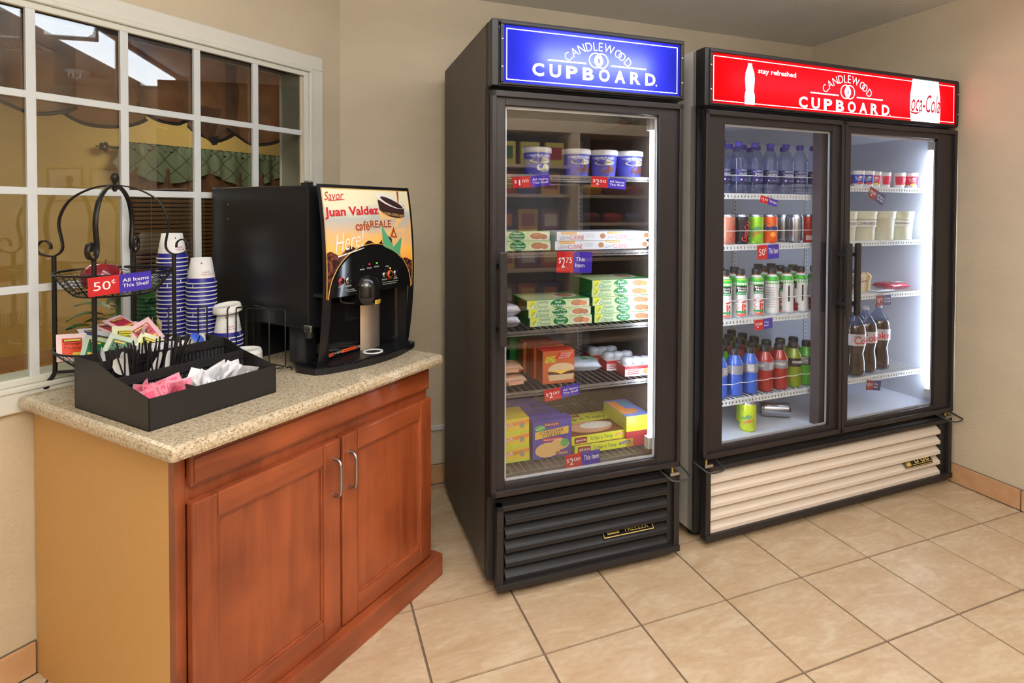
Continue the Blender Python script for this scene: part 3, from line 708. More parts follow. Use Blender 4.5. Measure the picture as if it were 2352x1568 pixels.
# cavity
b = MB(); v = []; f = []
for k in range(17):
    a = pi*k/16; x = .209-.172*cos(a); y = -.028+.030*sin(a); v += [(x, y, .02), (x, y, .245)]
for k in range(16): f.append((2*k, 2*k+2, 2*k+3, 2*k+1))
b.add(v, f, GLOSSBLK(), True); b.box(.02, .39, -.045, .02, .236, .246, BLACK()); b.build('back_panel', mc)
b = MB(); v = []; f = []
for k in range(9):
    a = radians(-62+124*k/8); x = .262+.053*sin(a); y = .010-.05*cos(a)*.55; v += [(x, y, .024), (x, y, .238)]
for k in range(8): f.append((2*k, 2*k+2, 2*k+3, 2*k+1))
b.add(v, f, M('satin_steel_column', (216, 200, 184), .42, .85), True); b.build('steel_column', mc)
b = MB(); b.lathe([(.0, .0), (.034, .0), (.046, .004), (.048, .03), (.047, .06), (.040, .083), (.026, .098), (.010, .104), (0, .105)], GLOSSBLK(), 28, (.182, -.062, .196), cap=False)
b.box(.145, .215, -.06, .0, .215, .25, GLOSSBLK(), .008); nz_ = b.build('nozzle', mc)
b = MB()
b.X = T(.182, -.062, 0); r = .0484
cpatch(b, r, -.006, .030, .200, .213, M('warning_yellow', (238, 190, 60), .5)); b.txt('! WARNING', -.003, .027, .203, .210, -.001, INK(), fn=wrap(r)); b.txt('HOT', .032, .040, .205, .210, -.001, INKW(), fn=wrap(r)); b.build('warning_label', nz_)
b = MB(); b.tube([(.09, -.04, .236), (.09, -.045, .216), (.10, -.05, .210), (.14, -.055, .204)], .003, BLACK(), 6); b.build('spout_wire', mc)
b = MB(); ORG = M('warning_orange', (232, 92, 44), .5)
def bp(x, z, y=0):
    t = (x-.209)/.172; t = max(-1, min(1, t)); return (x, -.028+.030*sqrt(1-t*t)-.0025-abs(y), z)
for x0, x1, m in ((.060, .093, ORG), (.130, .200, ORG), (.200, .258, BLACK())):
    b.add([bp(x0, .034), bp(x1, .034), bp(x1, .045), bp(x0, .045)], [(0, 1, 2, 3)], m)
b.txt('HOT LIQUIDS', .096, .127, .036, .043, 0, INKW(), fn=lambda X, Z, y: bp(X, Z, .001)); b.txt('AVERTISSEMENT', .142, .197, .036, .043, 0, INK(), fn=lambda X, Z, y: bp(X, Z, .001)); b.txt('LIQUIDES CHAUDS', .204, .255, .036, .043, 0, INKW(), fn=lambda X, Z, y: bp(X, Z, .001)); b.txt('WARNING', .067, .091, .036, .043, 0, INK(), fn=lambda X, Z, y: bp(X, Z, .001))
b.build('warning_strip', mc)
# base and drip tray
out = [(-.022, .03), (-.016, -.045)]+[(.0+.43*k/14-.0, -.062-.052*sin(pi*k/14)**.9) for k in range(0, 15)][0:]+[(.436, -.04), (.434, .05), (.4, .11), (.03, .11)]
b = MB(); b.prism(out, 0, .020, SATIN(), 'z'); b.build('base', mc)
inner = [(.209+(x-.209)*.93, max(-.108, y*.90+.002)) for x, y in out]
b = MB(); b.prism(inner, .0205, .022, GLOSSBLK(), 'z')
tray = b.build('drip_tray', mc)
for k in range(26):
    y = .075-.0068*k
    hw = .195 if y > -.055 else .195*sqrt(max(0.02, 1-((-y-.055)/.052)**2)) 
    b = MB(); b.box(.212-hw, .212+hw, y, y+.0028, .0218, .0245, SATIN()); b.build('tray_bar', tray)
b = MB(); b.lathe([(.034, .0), (.034, .0030), (.027, .0030), (.027, 0)], INKW(), 30, (.226, -.052, .0238), cap=False); b.build('cup_ring', mc)

# ------------------------------------------------------------------ drink cooler and freezer
DOORM = M('door_vinyl', (38, 34, 36), .38, var=.06)
TUBE = M('cold_tube', (228, 238, 255), .4, emit=LAMP_E)
SIGNTUBE = M('sign_tube', (245, 248, 255), .4, emit=26)
def sign_mat(name, rgb, e):
    if name in _M: return _M[name]
    m = bpy.data.materials.new(name); m.use_nodes = True; nt = m.node_tree; nt.nodes.clear()
    out = nt.nodes.new('ShaderNodeOutputMaterial'); tr = nt.nodes.new('ShaderNodeBsdfTranslucent'); em = nt.nodes.new('ShaderNodeEmission'); ad = nt.nodes.new('ShaderNodeAddShader')
    tc = nt.nodes.new('ShaderNodeTexCoord'); n = nt.nodes.new('ShaderNodeTexNoise'); n.inputs['Scale'].default_value = 4; nt.links.new(tc.outputs['Object'], n.inputs['Vector'])
    r = ramp(nt, [(0, tuple(int(x*.97) for x in rgb)), (1, rgb)]); nt.links.new(n.outputs['Fac'], r.inputs[0])
    nt.links.new(r.outputs[0], tr.inputs[0]); nt.links.new(r.outputs[0], em.inputs[0]); em.inputs[1].default_value = e
    nt.links.new(tr.outputs[0], ad.inputs[0]); nt.links.new(em.outputs[0], ad.inputs[1]); nt.links.new(ad.outputs[0], out.inputs[0])
    _M[name] = m; return m
LIT = M('lit_print', (255, 255, 255), .5, emit=1.6, var=.0)
def logo(b, tx, rx, zr, zt0, zt1, zrule, s, y, m):
    """arched word over two linked rings with a sunburst, and a wide slab word under a rule; s = half width of the slab word"""
    word = 'CANDLEWOOD'; h = .122*s; R_ = .66*s; c0 = zr+.145*s-R_
    ws = [text_geo(ch, -.01, 0)[2]*h for ch in word]; gaps = [.022*s]*9; gaps[7] = -.050*s
    ws = [q*.9 for q in ws]; L = sum(ws)+sum(gaps); x = -L/2
    for i, ch in enumerate(word):
        a = -(x+ws[i]/2)/(R_+h*.4); v, f, asp = text_geo(ch, -.01, 0); pts = []
        for p, q in v:
            X = (p-.5)*ws[i]; Z = R_+q*h; pts.append((rx+(X*cos(a)-Z*sin(a)), y, c0+(X*sin(a)+Z*cos(a))))
        b.add(pts, f, m); x += ws[i]+(gaps[i] if i < 9 else 0)
    for dx in (-.046*s, .046*s): b.ring(rx+dx, zr, .098*s, .114*s, y, m)
    st = []
    for k in range(40):
        rr = (.078 if k % 2 else .060)*s; st.append((rx+rr*cos(2*pi*k/40), zr+rr*sin(2*pi*k/40)))
    b.shape(st, y-.0001, m)
    b.shape([(rx-.010*s, zr-.055*s), (rx+.012*s, zr-.03*s), (rx+.018*s, zr-.005*s), (rx+.006*s, zr+.02*s), (rx+.012*s, zr+.055*s), (rx-.014*s, zr+.02*s), (rx-.006*s, zr-.01*s)], y-.0004, M('logo_dark', (60, 70, 200) if s < .25 else (220, 30, 40), .5, emit=.8))
    for x0, x1 in ((-.80*s, -.20*s), (.20*s, .80*s)): b.rect(rx+x0, rx+x1, zrule-.010*s, zrule+.010*s, y, m)
    L = 'CUPBOARD'
    for i, ch in enumerate(L):
        x = tx-s+.09*s+(2*s-.18*s)*i/7; b.txt(ch, x-.088*s, x+.088*s, zt0, zt1, y, m, bold=.03)
    b.ring(tx+1.015*s, zt0+.01*s, .007*s, .013*s, y, m, 10)
def flame(b, cx, cz, s, y, m):
    b.shape([(cx-.012*s, cz-.06*s), (cx+.018*s, cz-.03*s), (cx+.03*s, cz), (cx+.012*s, cz+.03*s), (cx+.014*s, cz+.075*s), (cx-.02*s, cz+.03*s), (cx-.018*s, cz+.0*s), (cx-.004*s, cz-.02*s)], y, m)

def wire_shelf(name, par, x0, x1, y0, y1, z, m, gap=.026, rail=None):
    b = MB(); r = .0022
    n = int((x1-x0)/gap)
    for k in range(n+1):
        x = x0+(x1-x0)*k/n; b.box(x-r*.8, x+r*.8, y0, y1, z-r, z+r, m)
    for y in (y0, (y0+y1)/2, y1): b.box(x0, x1, y-.003, y+.003, z-.008, z-.002, m)
    if rail is None:
        b.box(x0, x1, y0-.004, y0, z-.004, z+.002, m); b.box(x0, x1, y0-.004, y0, z-.016, z-.011, m)
        for k in range(n*1+1):
            x = x0+(x1-x0)*k/n; b.box(x-.002, x+.002, y0-.004, y0, z-.013, z-.003, m)
    else:
        b.box(x0, x1, y0-.006, y0, z-.004, z+.002, rail); b.box(x0, x1, y0-.006, y0, z-.022, z-.016, rail)
        for k in range(int((x1-x0)/.018)):
            x = x0+k*.018; b.box(x, x+.010, y0-.005, y0-.001, z-.0165, z-.0035, rail)
    o = b.build(name, par); return o

def cooler(root, W, H, D, inner, doors, side_mat, liner, slatm, slat_x, sign, tube_x, hinge, shelves, pil, shelf_m, rail_m, zs_=.045):
    """doors: (x0, x1, glass x0, glass x1, handle x, hinge side)"""
    P = lambda b, n, par=root: b.build(n, par)
    zi0, zi1, xi0, xi1, yi0, yi1 = inner
    b = MB()
    b.box(0, xi0, .055, D, zs_, H, side_mat); b.box(xi1, W, .055, D, zs_, H, side_mat)
    b.box(xi0, xi1, yi1, D, zs_, H, side_mat); b.box(xi0, xi1, .055, yi1, zi1, H, side_mat); b.box(xi0, xi1, .06, yi1, zs_, zi0, side_mat)
    P(b, 'cabinet_body')
    b = MB()
    b.box(.0, .03, .045, .085, zs_, H-.215, BLACK()); b.box(W-.03, W, .045, .085, zs_, H-.215, BLACK()); b.box(.0, W, .045, .07, .335, zi0-.004, BLACK()); b.box(0, W, .045, .07, zi1+.004, H-.22, BLACK())
    for x0, x1 in inner_mullions: b.box(x0, x1, .052, .10, zi0, zi1, M('mullion_grey', (78, 70, 74), .3))
    P(b, 'front_frame')
    b = MB()   # inner liner, faces turned inwards
    e = .0015
    b.add([(xi0+e, yi0, zi0+e), (xi0+e, yi1-e, zi0+e), (xi1-e, yi1-e, zi0+e), (xi1-e, yi0, zi0+e), (xi0+e, yi0, zi1-e), (xi0+e, yi1-e, zi1-e), (xi1-e, yi1-e, zi1-e), (xi1-e, yi0, zi1-e)],
          [(0, 3, 2, 1), (4, 5, 6, 7), (0, 1, 5, 4), (1, 2, 6, 5), (2, 3, 7, 6)], liner)
    P(b, 'liner')
    for x, y in pil:
        m = MB(); m.box(x-.012, x+.012, y-.006, y, zi0+.05, zi1-.04, shelf_m if rail_m else CHROME())
        for k in range(int((zi1-zi0-.12)/.022)): m.rect(x-.0025, x+.0025, zi0+.07+k*.022, zi0+.078+k*.022, y-.0065, INK())
        P(m, 'shelf_standard')
    for s in shelves: wire_shelf('wire_shelf', root, *s, shelf_m, rail=rail_m)
    # header with translucent sign
    x0, x1, z0, z1 = sign['rect']; hz0 = H-.222
    b = MB(); HB = BLACK()
    b.box(.0, .024, .0, .075, hz0, H, HB, .003); b.box(W-.012, W, .0, .075, hz0, H, HB, .003)
    b.box(.024, W-.012, .0, .075, H-.012, H, HB, .002); b.box(.024, W-.012, .0, .075, hz0, hz0+.012, HB, .002)
    P(b, 'header_box')
    b = MB(); fx0, fx1 = x0-.012, x1+.012
    b.box(fx0, fx1, -.006, .010, z1, H-.004, HB, .003); b.box(fx0, fx1, -.006, .010, hz0+.004, z0, HB, .003); b.box(fx0, x0, -.006, .010, z0, z1, HB, .002); b.box(x1, fx1, -.006, .010, z0, z1, HB, .002)
    P(b, 'sign_frame')
    for xs in (x0-.006, x1+.006):
        for z in (z0+.05, z1-.05): m = MB(); m.lathe([(.004, 0), (.003, .002), (0, .002)], CHROME(), 10, cap=False); m.build('screw', root, T(xs, -.006, z)@Rx(pi/2))
    b = MB(); b.add([(fx0, .012, z0), (fx1, .012, z0), (fx1, .012, z1), (fx0, .012, z1), (fx0, .072, z0), (fx1, .072, z0), (fx1, .072, z1), (fx0, .072, z1)], [(4, 5, 6, 7), (0, 1, 5, 4), (2, 3, 7, 6), (0, 4, 7, 3), (1, 2, 6, 5)], WHITE())
    P(b, 'light_box')
    m = MB(); zc = (z0+z1)/2; m.cyl((x0+sign.get('inset', .10), .05, zc), (x1-sign.get('inset', .10), .05, zc), .012, M('sign_tube_%s' % sign['mat'][0], (245, 248, 255), .4, emit=sign['tube']), 10); P(m, 'sign_lamp')
    b = MB(); b.rect(x0, x1, z0, z1, .004, sign_mat(*sign['mat'])); sp = P(b, 'sign_panel')
    b = MB(); e = .010; t_ = .0028
    yb = .0033
    for q in ((x0+e, x1-e, z1-e-t_, z1-e), (x0+e, x1-e, z0+e, z0+e+t_), (x0+e, x0+e+t_, z0+e, z1-e), (x1-e-t_, x1-e, z0+e, z1-e)): b.rect(*q, yb, LIT)
    b.build('border_line', sp)
    b = MB(); extra = sign['art'](b) or []; b.build('sign_print', sp)
    for nm_, q_ in extra: q_.build(nm_, sp)
    # doors
    dz0, dz1 = .352, H-.238
    for di, (dx0, dx1, gx0, gx1, hx, hs) in enumerate(doors):
        gz0, gz1 = .392, H-.285
        b = MB()
        yd0, yd1 = .0, .024
        b.box(dx0, gx0, yd0+.006, yd1, dz0, dz1, DOORM, .003); b.box(gx1, dx1, yd0+.006, yd1, dz0, dz1, DOORM, .003)
        b.box(gx0-.001, gx1+.001, yd0+.006, yd1, dz0, gz0, DOORM, .003); b.box(gx0-.001, gx1+.001, yd0+.006, yd1, gz1, dz1, DOORM, .003)
        for q in ((dx0, dx0+.016, dz0, dz1), (dx1-.016, dx1, dz0, dz1)): b.box(q[0], q[1], yd0-.006, yd0+.01, q[2], q[3], DOORM, .002)
        for q in ((dz0, dz0+.02), (dz1-.02, dz1)): b.box(dx0, dx1, yd0-.006, yd0+.01, q[0], q[1], DOORM, .002)
        dr = P(b, 'door')
        b = MB(); gy = .016; ss = M('inner_trim', (200, 204, 212) if not rail_m else (120, 116, 120), .3, .3)
        if hs == 'f': ss = M('lit_trim', (214, 218, 224), .3)
        t2 = .009
        b.box(gx0, gx0+t2, gy+.006, yd1, gz0, gz1, ss); b.box(gx1-t2, gx1, gy+.006, yd1, gz0, gz1, ss); b.box(gx0, gx1, gy+.006, yd1, gz0, gz0+t2, ss); b.box(gx0, gx1, gy+.006, yd1, gz1-t2, gz1, ss)
        b.build('glass_trim', dr)
        b = MB(); b.box(gx0, gx1, gy, gy+.003, gz0, gz1, glassy('door_glass_'+('low' if hs == 'f' else 'plain'), (250, 251, 253), ior=1.75 if hs == 'f' else 1.38), skip='blrt'); b.build('glass_pane', dr)
        b = MB(); hz = (.872, 1.184)
        b.box(hx-.013, hx+.013, -.058, -.040, hz[0], hz[1], BLACK(), .005)
        for z in (hz[0]+.05, hz[1]-.05): b.box(hx-.006, hx+.006, -.042, .008, z-.008, z+.008, BLACK(), .002)
        b.build('handle', dr)
    # lower grille
    gz0, gz1 = zs_, .318
    b = MB(); gx0, gx1 = .02, W-.008
    b.box(gx0, gx0+.024, -.004, .03, gz0-.012, gz1, BLACK(), .002); b.box(gx1-.024, gx1, -.004, .03, gz0-.012, gz1, BLACK(), .002)
    b.box(gx0, gx1, -.004, .03, gz1-.018, gz1, BLACK(), .002); b.box(gx0, gx1, -.010, .03, gz0-.015, gz0+.008, BLACK(), .002)
    b.box(slat_x[1], gx1-.02, .012, .03, gz0, gz1-.01, BLACK())
    b.box(gx0, gx1, .05, .056, gz0, gz1, INK())
    P(b, 'grille_frame')
    n = 5; hgt = (gz1-.022-gz0-.006)/n
    for k in range(n):
        z = gz0+.008+k*hgt; m = MB()
        m.prism([(.004, .000), (.004, .014), (.010, .018), (.050, hgt+.006), (.050, hgt+.001), (.014, .004)][::1], slat_x[0], slat_x[1], slatm, 'x'); o = m.build('slat', root, T(0, 0, z))
    for x in (.06, W-.06):
        for y in (.12, D-.1): m = MB(); m.cyl((x, y, 0), (x, y, zs_), .018, BLACK(), 12); m.lathe([(.026, 0), (.024, .012)], BLACK(), 12, (x, y, 0)); P(m, 'foot')
    for x in tube_x:
        m = MB(); m.cyl((x, .072, zi0+.075), (x, .072, zi1-.075), .0115, TUBE, 12); P(m, 'lamp_tube')
        for z0_ in (zi0+.03, zi1-.075): m = MB(); m.box(x-.018, x+.016, .058, .09, z0_, z0_+.045, WHITE(), .003); P(m, 'lamp_socket')
    for x, nm in hinge:
        m = MB(); m.cyl((x, .01, .322), (x, .01, .352), .006, M('brass', (190, 160, 90), .3, 1), 10); m.box(x-.02, x+.02, -.01, .04, .322, .334, CHROME(), .002)
        P(m, 'hinge')
        m = MB(); m.tube([(x-.045, .03, .335)]+[(x+.004+.045*sin(t), -.03-.02*cos(t*.7), .328-.008*cos(t)) for t in [(-1.2+.3*k) for k in range(9)]]+[(x+.045, .03, .345)], .0035, M('cable', (60, 60, 62), .3), 8); P(m, 'cable')
    return root

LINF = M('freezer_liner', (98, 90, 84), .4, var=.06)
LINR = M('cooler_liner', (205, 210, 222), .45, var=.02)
BLUE = ('blue_sign', (66, 72, 245), .40); REDS = ('red_sign', (250, 22, 30), .50)
inner_mullions = []
def art_blue(b): logo(b, .384, .393, 1.850, 1.778, 1.822, 1.836, .241, .003, LIT)
sk_f = {'rect': (.041, .729, 1.747, 1.939), 'mat': BLUE, 'art': art_blue, 'tube': 34, 'inset': .13}
SHW = M('chrome_wire', (150, 148, 146), .3, .7)
WSH = M('white_wire', (222, 226, 226), .45, var=.01)
fz = thing('freezer', 'tall single glass door freezer with blue lit sign and black louvred base', 'freezer', FZ)
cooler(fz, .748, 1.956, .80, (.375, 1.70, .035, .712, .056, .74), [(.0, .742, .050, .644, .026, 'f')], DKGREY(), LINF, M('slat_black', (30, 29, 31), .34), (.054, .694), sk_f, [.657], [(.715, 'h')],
       [(.045, .705, .115, .70, z) for z in (1.447, 1.165, .882, .662)]+[(.045, .705, .085, .70, .384)], [(.10, .739), (.655, .739)], SHW, None)
inner_mullions = [(.672, .822)]
def art_red(b):
    y = .003
    logo(b, .754, .764, 1.837, 1.751, 1.798, 1.818, .272, y, LIT)
    # glass bottle silhouette and lettering
    prof = [(.021, .0), (.0215, .035), (.017, .055), (.0195, .085), (.0205, .10), (.0185, .125), (.0105, .148), (.0085, .158), (.009, .163)]
    prof = [(r*1.18, z) for r, z in prof]
    b0 = b; b = MB(); b.shape([(.222+r, 1.744+z) for r, z in prof]+[(.222-r, 1.744+z) for r, z in reversed(prof)], y, LIT)
    b.txt('Coca-Cola', .203, .241, 1.818, 1.830, y-.0004, M('pink_ink', (250, 150, 160), .5), shear=.4)
    bb = b; b = MB(); b.txt('stay refreshed', .264, .465, 1.866, 1.892, y, LIT, bold=.012)
    # can silhouette with script
    tg = b; b = MB()
    z0, z1 = 1.742, 1.928
    cp = [(1.166, z0), (1.16, z0+.03), (1.162, z1-.045), (1.18, z1-.0), (1.40, z1), (1.408, z1-.045), (1.410, z0+.035), (1.402, z0)]
    z0, z1 = 1.738, 1.931; cp = [(1.170, z0), (1.163, z0+.05), (1.164, z0+.12), (1.178, z1), (1.359, z1), (1.371, z0+.12), (1.374, z0+.045), (1.371, z0)]
    b.shape(cp, y-.0002, LIT)
    CR = M('cola_red_ink', (206, 20, 60), .5, emit=.25)
    b.txt('oca-Cola', 1.170, 1.371, z0+.045, z0+.128, y-.0008, CR, shear=.3, bold=.006)
    b.shape([(1.150, z0+.062), (1.165, z0+.045), (1.20, z0+.040), (1.24, z0+.047), (1.205, z0+.032), (1.17, z0+.036)], y-.0008, CR)
    return [('bottle_print', bb), ('tagline_print', tg), ('can_print', b)]
sk_r = {'rect': (.032, 1.484, 1.737, 1.931), 'mat': REDS, 'art': art_red, 'tube': 9}
fr = thing('drink_cooler', 'wide two door drink cooler with red lit sign and cream louvred base', 'refrigerator', FR)
SIDEW = M('grey_side_panel', (196, 192, 186), .45, var=.03)
zsr = []
cooler(fr, 1.50, 1.948, .80, (.372, 1.695, .035, 1.462, .056, .74), [(.004, .742, .104, .684, .722, 'r'), (.746, 1.494, .794, 1.372, .775, 'r')], SIDEW, LINR, M('cream_slat', (226, 214, 200), .4, var=.02), (.046, 1.42), sk_r, [.05, .708, .79, 1.436], [(.03, 'h'), (1.46, 'h')],
       [(.045, .735, .125, .70, z) for z in (1.392, 1.175, .860, .520)]+[(.765, 1.452, .125, .70, z) for z in (1.434, 1.178, .924, .532)], [(.36, .739), (.70, .739), (.80, .739), (1.33, .739)], WSH, WSH)
# name plates on the grilles
b = MB(); NB = M('plate_black', (16, 14, 12), .25)
b.rect(.428, .640, .124, .196, -.0055, NB)
for q in ((.430, .638, .126, .129), (.430, .433, .126, .19), (.635, .638, .126, .19), (.465, .638, .160, .162)): b.rect(*q, -.0060, GOLD())
b.rect(.447, .495, .136, .180, -.0060, GOLD()); b.txt('TRUE', .450, .492, .152, .163, -.0065, NB, bold=.02)
for k in range(6): b.rect(.451+k*.007, .456+k*.007, .141, .145, -.0065, NB)
b.shape([(.455, .172), (.471, .184), (.487, .172), (.487, .169), (.455, .169)], -.0066, M('deep_red', (140, 20, 20)))
b.txt('true', .53, .625, .166, .190, -.0060, GOLD(), bold=.015); b.txt('FREEZER', .520, .618, .135, .153, -.0060, GOLD())
b.build('name_plate', fz, T(0, .012, .121)@Rx(radians(-47))@T(0, 0, -.124))
b = MB(); y = -.001
b.rect(1.175, 1.365, .0, .052, y, NB)
for q in ((1.178, 1.362, .002, .004), (1.178, 1.362, .048, .050), (1.178, 1.180, .002, .05), (1.360, 1.362, .002, .05), (1.225, 1.355, .010, .012)): b.rect(*q, y-.0005, GOLD())
b.rect(1.186, 1.216, .008, .036, y-.0005, GOLD()); b.txt('TRUE', 1.188, 1.214, .022, .030, y-.001, NB, bold=.02); b.shape([(1.188, .038), (1.201, .046), (1.214, .038)], y-.0005, GOLD())
b.txt('true', 1.24, 1.345, .015, .044, y-.0005, GOLD(), bold=.02)
b.build('name_plate', fr, T(0, .001, .119)@Rx(radians(-28)))

# ------------------------------------------------------------------ goods: shared helpers
def nth(n):
    a = ['', 'first', 'second', 'third', 'fourth', 'fifth', 'sixth', 'seventh', 'eighth', 'ninth', 'tenth', 'eleventh', 'twelfth', 'thirteenth', 'fourteenth', 'fifteenth', 'sixteenth', 'seventeenth', 'eighteenth', 'nineteenth', 'twentieth']
    return a[n] if n <= 20 else 'twenty-'+a[n-20]

ORD = ['first', 'second', 'third', 'fourth', 'fifth', 'sixth', 'seventh', 'eighth', 'ninth', 'tenth', 'eleventh', 'twelfth']
def put(o, Mx, label, cat, group=None):
    o.matrix_world = Mx; tag(o, label, cat, group); return o
class Kind:
    """first call links the built object, later calls copy it (with its parts)"""
    def __init__(s, make): s.make = make; s.o = None
    def __call__(s, Mx, label, cat, group=None):
        if s.o is None: s.o = s.make(); o = s.o
        else:
            o = dup(s.o)
            for k in ('label', 'category', 'group', 'kind'):
                if k in o: del o[k]
        return put(o, Mx, label, cat, group)
def root_of(name):
    o = bpy.data.objects.new(name, None); o.empty_display_size = .03; COL.objects.link(o); return o
PRED, PBLU = M('tag_red', (196, 40, 44), .22, var=.03), M('tag_blue', (64, 50, 168), .22, var=.03)
def price_tag(Mx, label, w, h, cents, price, words_, bend=0, group=None, dull=False):
    b = MB(); r = w*.47
    a, c = (PRED, PBLU) if not dull else (M('tag_dull_red', (140, 50, 44), .4), M('tag_dull_blue', (64, 56, 110), .4))
    b.box(0, r, -.0006, .0006, -h, 0, a); b.box(r, w, -.0006, .0006, -h, 0, c)
    y = -.0010
    if cents: b.txt(price, .16*r, .72*r, -h*.72, -h*.26, y, INKW()); b.txt('c', .75*r, .88*r, -h*.42, -h*.24, y, INKW()); b.rect(.81*r, .825*r, -h*.47, -h*.19, y, INKW())
    else:
        b.txt('$', .10*r, .24*r, -h*.60, -h*.28, y, INKW()); one = price[0] == '1'; b.txt(price[0], (.34 if one else .28)*r, (.42 if one else .48)*r, -h*.76, -h*.27, y, INKW(), bold=.01); b.txt(price[1:], .52*r, .90*r, -h*.54, -h*.28, y, INKW())
    n = len(words_); hh = .5*h/n
    for i, t in enumerate(words_):
        z1 = -h*.25-i*hh*1.15; x0, x1 = r+.10*(w-r), w-.08*(w-r)
        if len(t) < 6: x1 = x0+(x1-x0)*.6
        b.txt(t, x0, x1, z1-hh*.78, z1, y, INKW(), bold=.008)
    o = b.build('price_tag'); o.matrix_world = Mx; tag(o, label, 'price tag', group)
    m = MB(); m.tube([(r, 0, -.006), (r+.002, -.004, .002), (r+.004, -.002, .012), (r+.004, .006, .014)], .0009, CHROME(), 5); m.build('hook', o)
    return o

# ------------------------------------------------------------------ freezer goods
FW = lambda x, y, z, a=0: FZ@T(x, y, z)@Rz(a)
TUBB = M('tub_blue', (88, 92, 190), .35); TUBC = M('tub_cream', (222, 214, 178), .4); CHOC = M('scoop_chocolate', (116, 62, 52), .5); VAN = M('scoop_vanilla', (214, 214, 170), .5)
def tub(flavour, fm):
    def f():
        r = .054; root = root_of('ice_cream_tub')
        b = MB(); b.lathe([(.046, 0), (.054, .088)], TUBB, 28)
        R_ = .0515
        cpatch(b, R_, -.05, .05, .070, .088, M('tub_sky', (150, 160, 214), .4), .0016)
        W_ = wrap(R_+.0028)
        b.txt('ARCTICCLASSIC', -.036, .044, .066, .076, -.0006, INKW(), bold=.02, fn=W_)
        cell(b, R_+.0018, .004, .055, .042, .011, TUBC); b.txt('Rich & Creamy', -.032, .040, .050, .061, -.0008, M('navy_ink', (60, 60, 90)), fn=W_)
        cell(b, R_-.002, .016, .028, .028, .016, fm, .0016); 
        b.txt(flavour, -.034, .038, .010, .024, -.0006, M('script_ink', (110, 96, 160) if fm is VAN else (236, 226, 220), .5), shear=.3, fn=wrap(R_-.0005))
        b.ring(0, 0, 0.0001, 0.0002, 0, INKW(), 3) if False else None
        b.build('carton', root)
        b = MB(); b.lathe([(.0545, .084), (.0575, .086), (.0575, .102), (.055, .105), (.052, .1035), (0, .1035)], WHITE(), 28, cap=False); b.build('lid', root)
        return root
    return f
K = Kind(tub('Chocolate', CHOC))
G = 'ice cream tubs on the top freezer shelf'
Kind(tub('Vanilla', VAN))(FW(.237, .215, 1.451, -.1), 'blue and white vanilla ice cream tub, leftmost on the top freezer shelf', 'ice cream tub', G)
for i, x in enumerate((.402, .520, .634)):
    K(FW(x, .215, 1.451, (-.1, -.45, -.05)[i]), 'blue and white chocolate ice cream tub, %s' % ('next to the vanilla tub', 'middle of the three chocolate ones', 'beside the bright lamp tube')[i], 'ice cream tub', G)
def carton(name, w_, d, h, mats, front=None, top=None, side=None):
    """mats: front, top, side base colours"""
    def f():
        b = MB(); v = [(x, y, z) for z in (0, h) for y in (0, d) for x in (-w_/2, w_/2)]
        b.add(v, [(0, 1, 5, 4)], mats[0]); b.add(v, [(4, 5, 7, 6)], mats[1]); b.add(v, [(0, 2, 3, 1), (2, 6, 7, 3), (0, 4, 6, 2), (1, 3, 7, 5)], mats[2])
        if front: front(b)
        if top: b.X = T(0, 0, h+.0004)@Rx(-pi/2)@Matrix.Identity(4); top(b); b.X = None
        return b.build(name)
    return f
GLT = M('carton_pale_green', (206, 224, 170), .35, var=.08, scale=20); GMD = M('carton_green', (84, 170, 84), .35, var=.1); GDK = M('carton_dark_green', (34, 128, 60), .35); YLW = M('carton_yellow', (226, 232, 70), .35)
TEAL = M('teal_ink', (40, 132, 132), .5); FOOD = M('food_photo', (186, 130, 92), .5, var=.45, scale=170); FOOD2 = M('food_photo_orange', (226, 148, 92), .5, var=.3, scale=150); PLATE = M('plate_print', (232, 232, 224), .5)
CW, CD, CH_ = .255, .19, .036
def green_front(words_, food2):
    def f(b):
        y = -.0004; h = CH_
        b.shape([(-CW/2+.006, .002), (-CW/2+.012, .002), (-CW/2+.034, h-.004), (-CW/2+.034, h-.001), (-CW/2+.006, h-.001)], y, YLW)
        b.txt('NEW RECIPE', -CW/2+.008, -CW/2+.028, .014, .020, y-.0004, M('navy_ink', (60, 60, 90)), rot=.9)
        b.txt('Healthy', -.090, -.043, .019, .033, y, TEAL, shear=.2); b.txt('Choice', -.098, -.046, .003, .018, y, TEAL, shear=.2)
        b.ell(-.002, h/2, .031, h/2-.0002, y, GDK, 22)
        n = len(words_)
        for i, t in enumerate(words_):
            wd = .0030*len(t); hh = (.012 if n < 3 else .0085); z = h/2+(n/2-i-1)*hh*1.2+.002; b.txt(t, -.002-wd, -.002+wd, z, z+hh*.85, y-.0004, INKW(), bold=.01)
        b.txt('20g', .034, .046, .026, .031, y, GMD); b.ell(.085, h*.45, .042, h*.42, y-.0003, PLATE, 20)
        b.ell(.075, h*.5, .028, h*.36, y-.0006, FOOD, 9); b.ell(.102, h*.42, .016, h*.3, y-.0008, FOOD2 if food2 else FOOD, 8)
    return f
def green_top(b):
    b.rect(-.12, .12, -.18, -.008, 0, GMD) if False else b.add([(-.12, -.18, 0), (.12, -.18, 0), (.12, -.008, 0), (-.12, -.008, 0)], [(0, 1, 2, 3)], GMD)
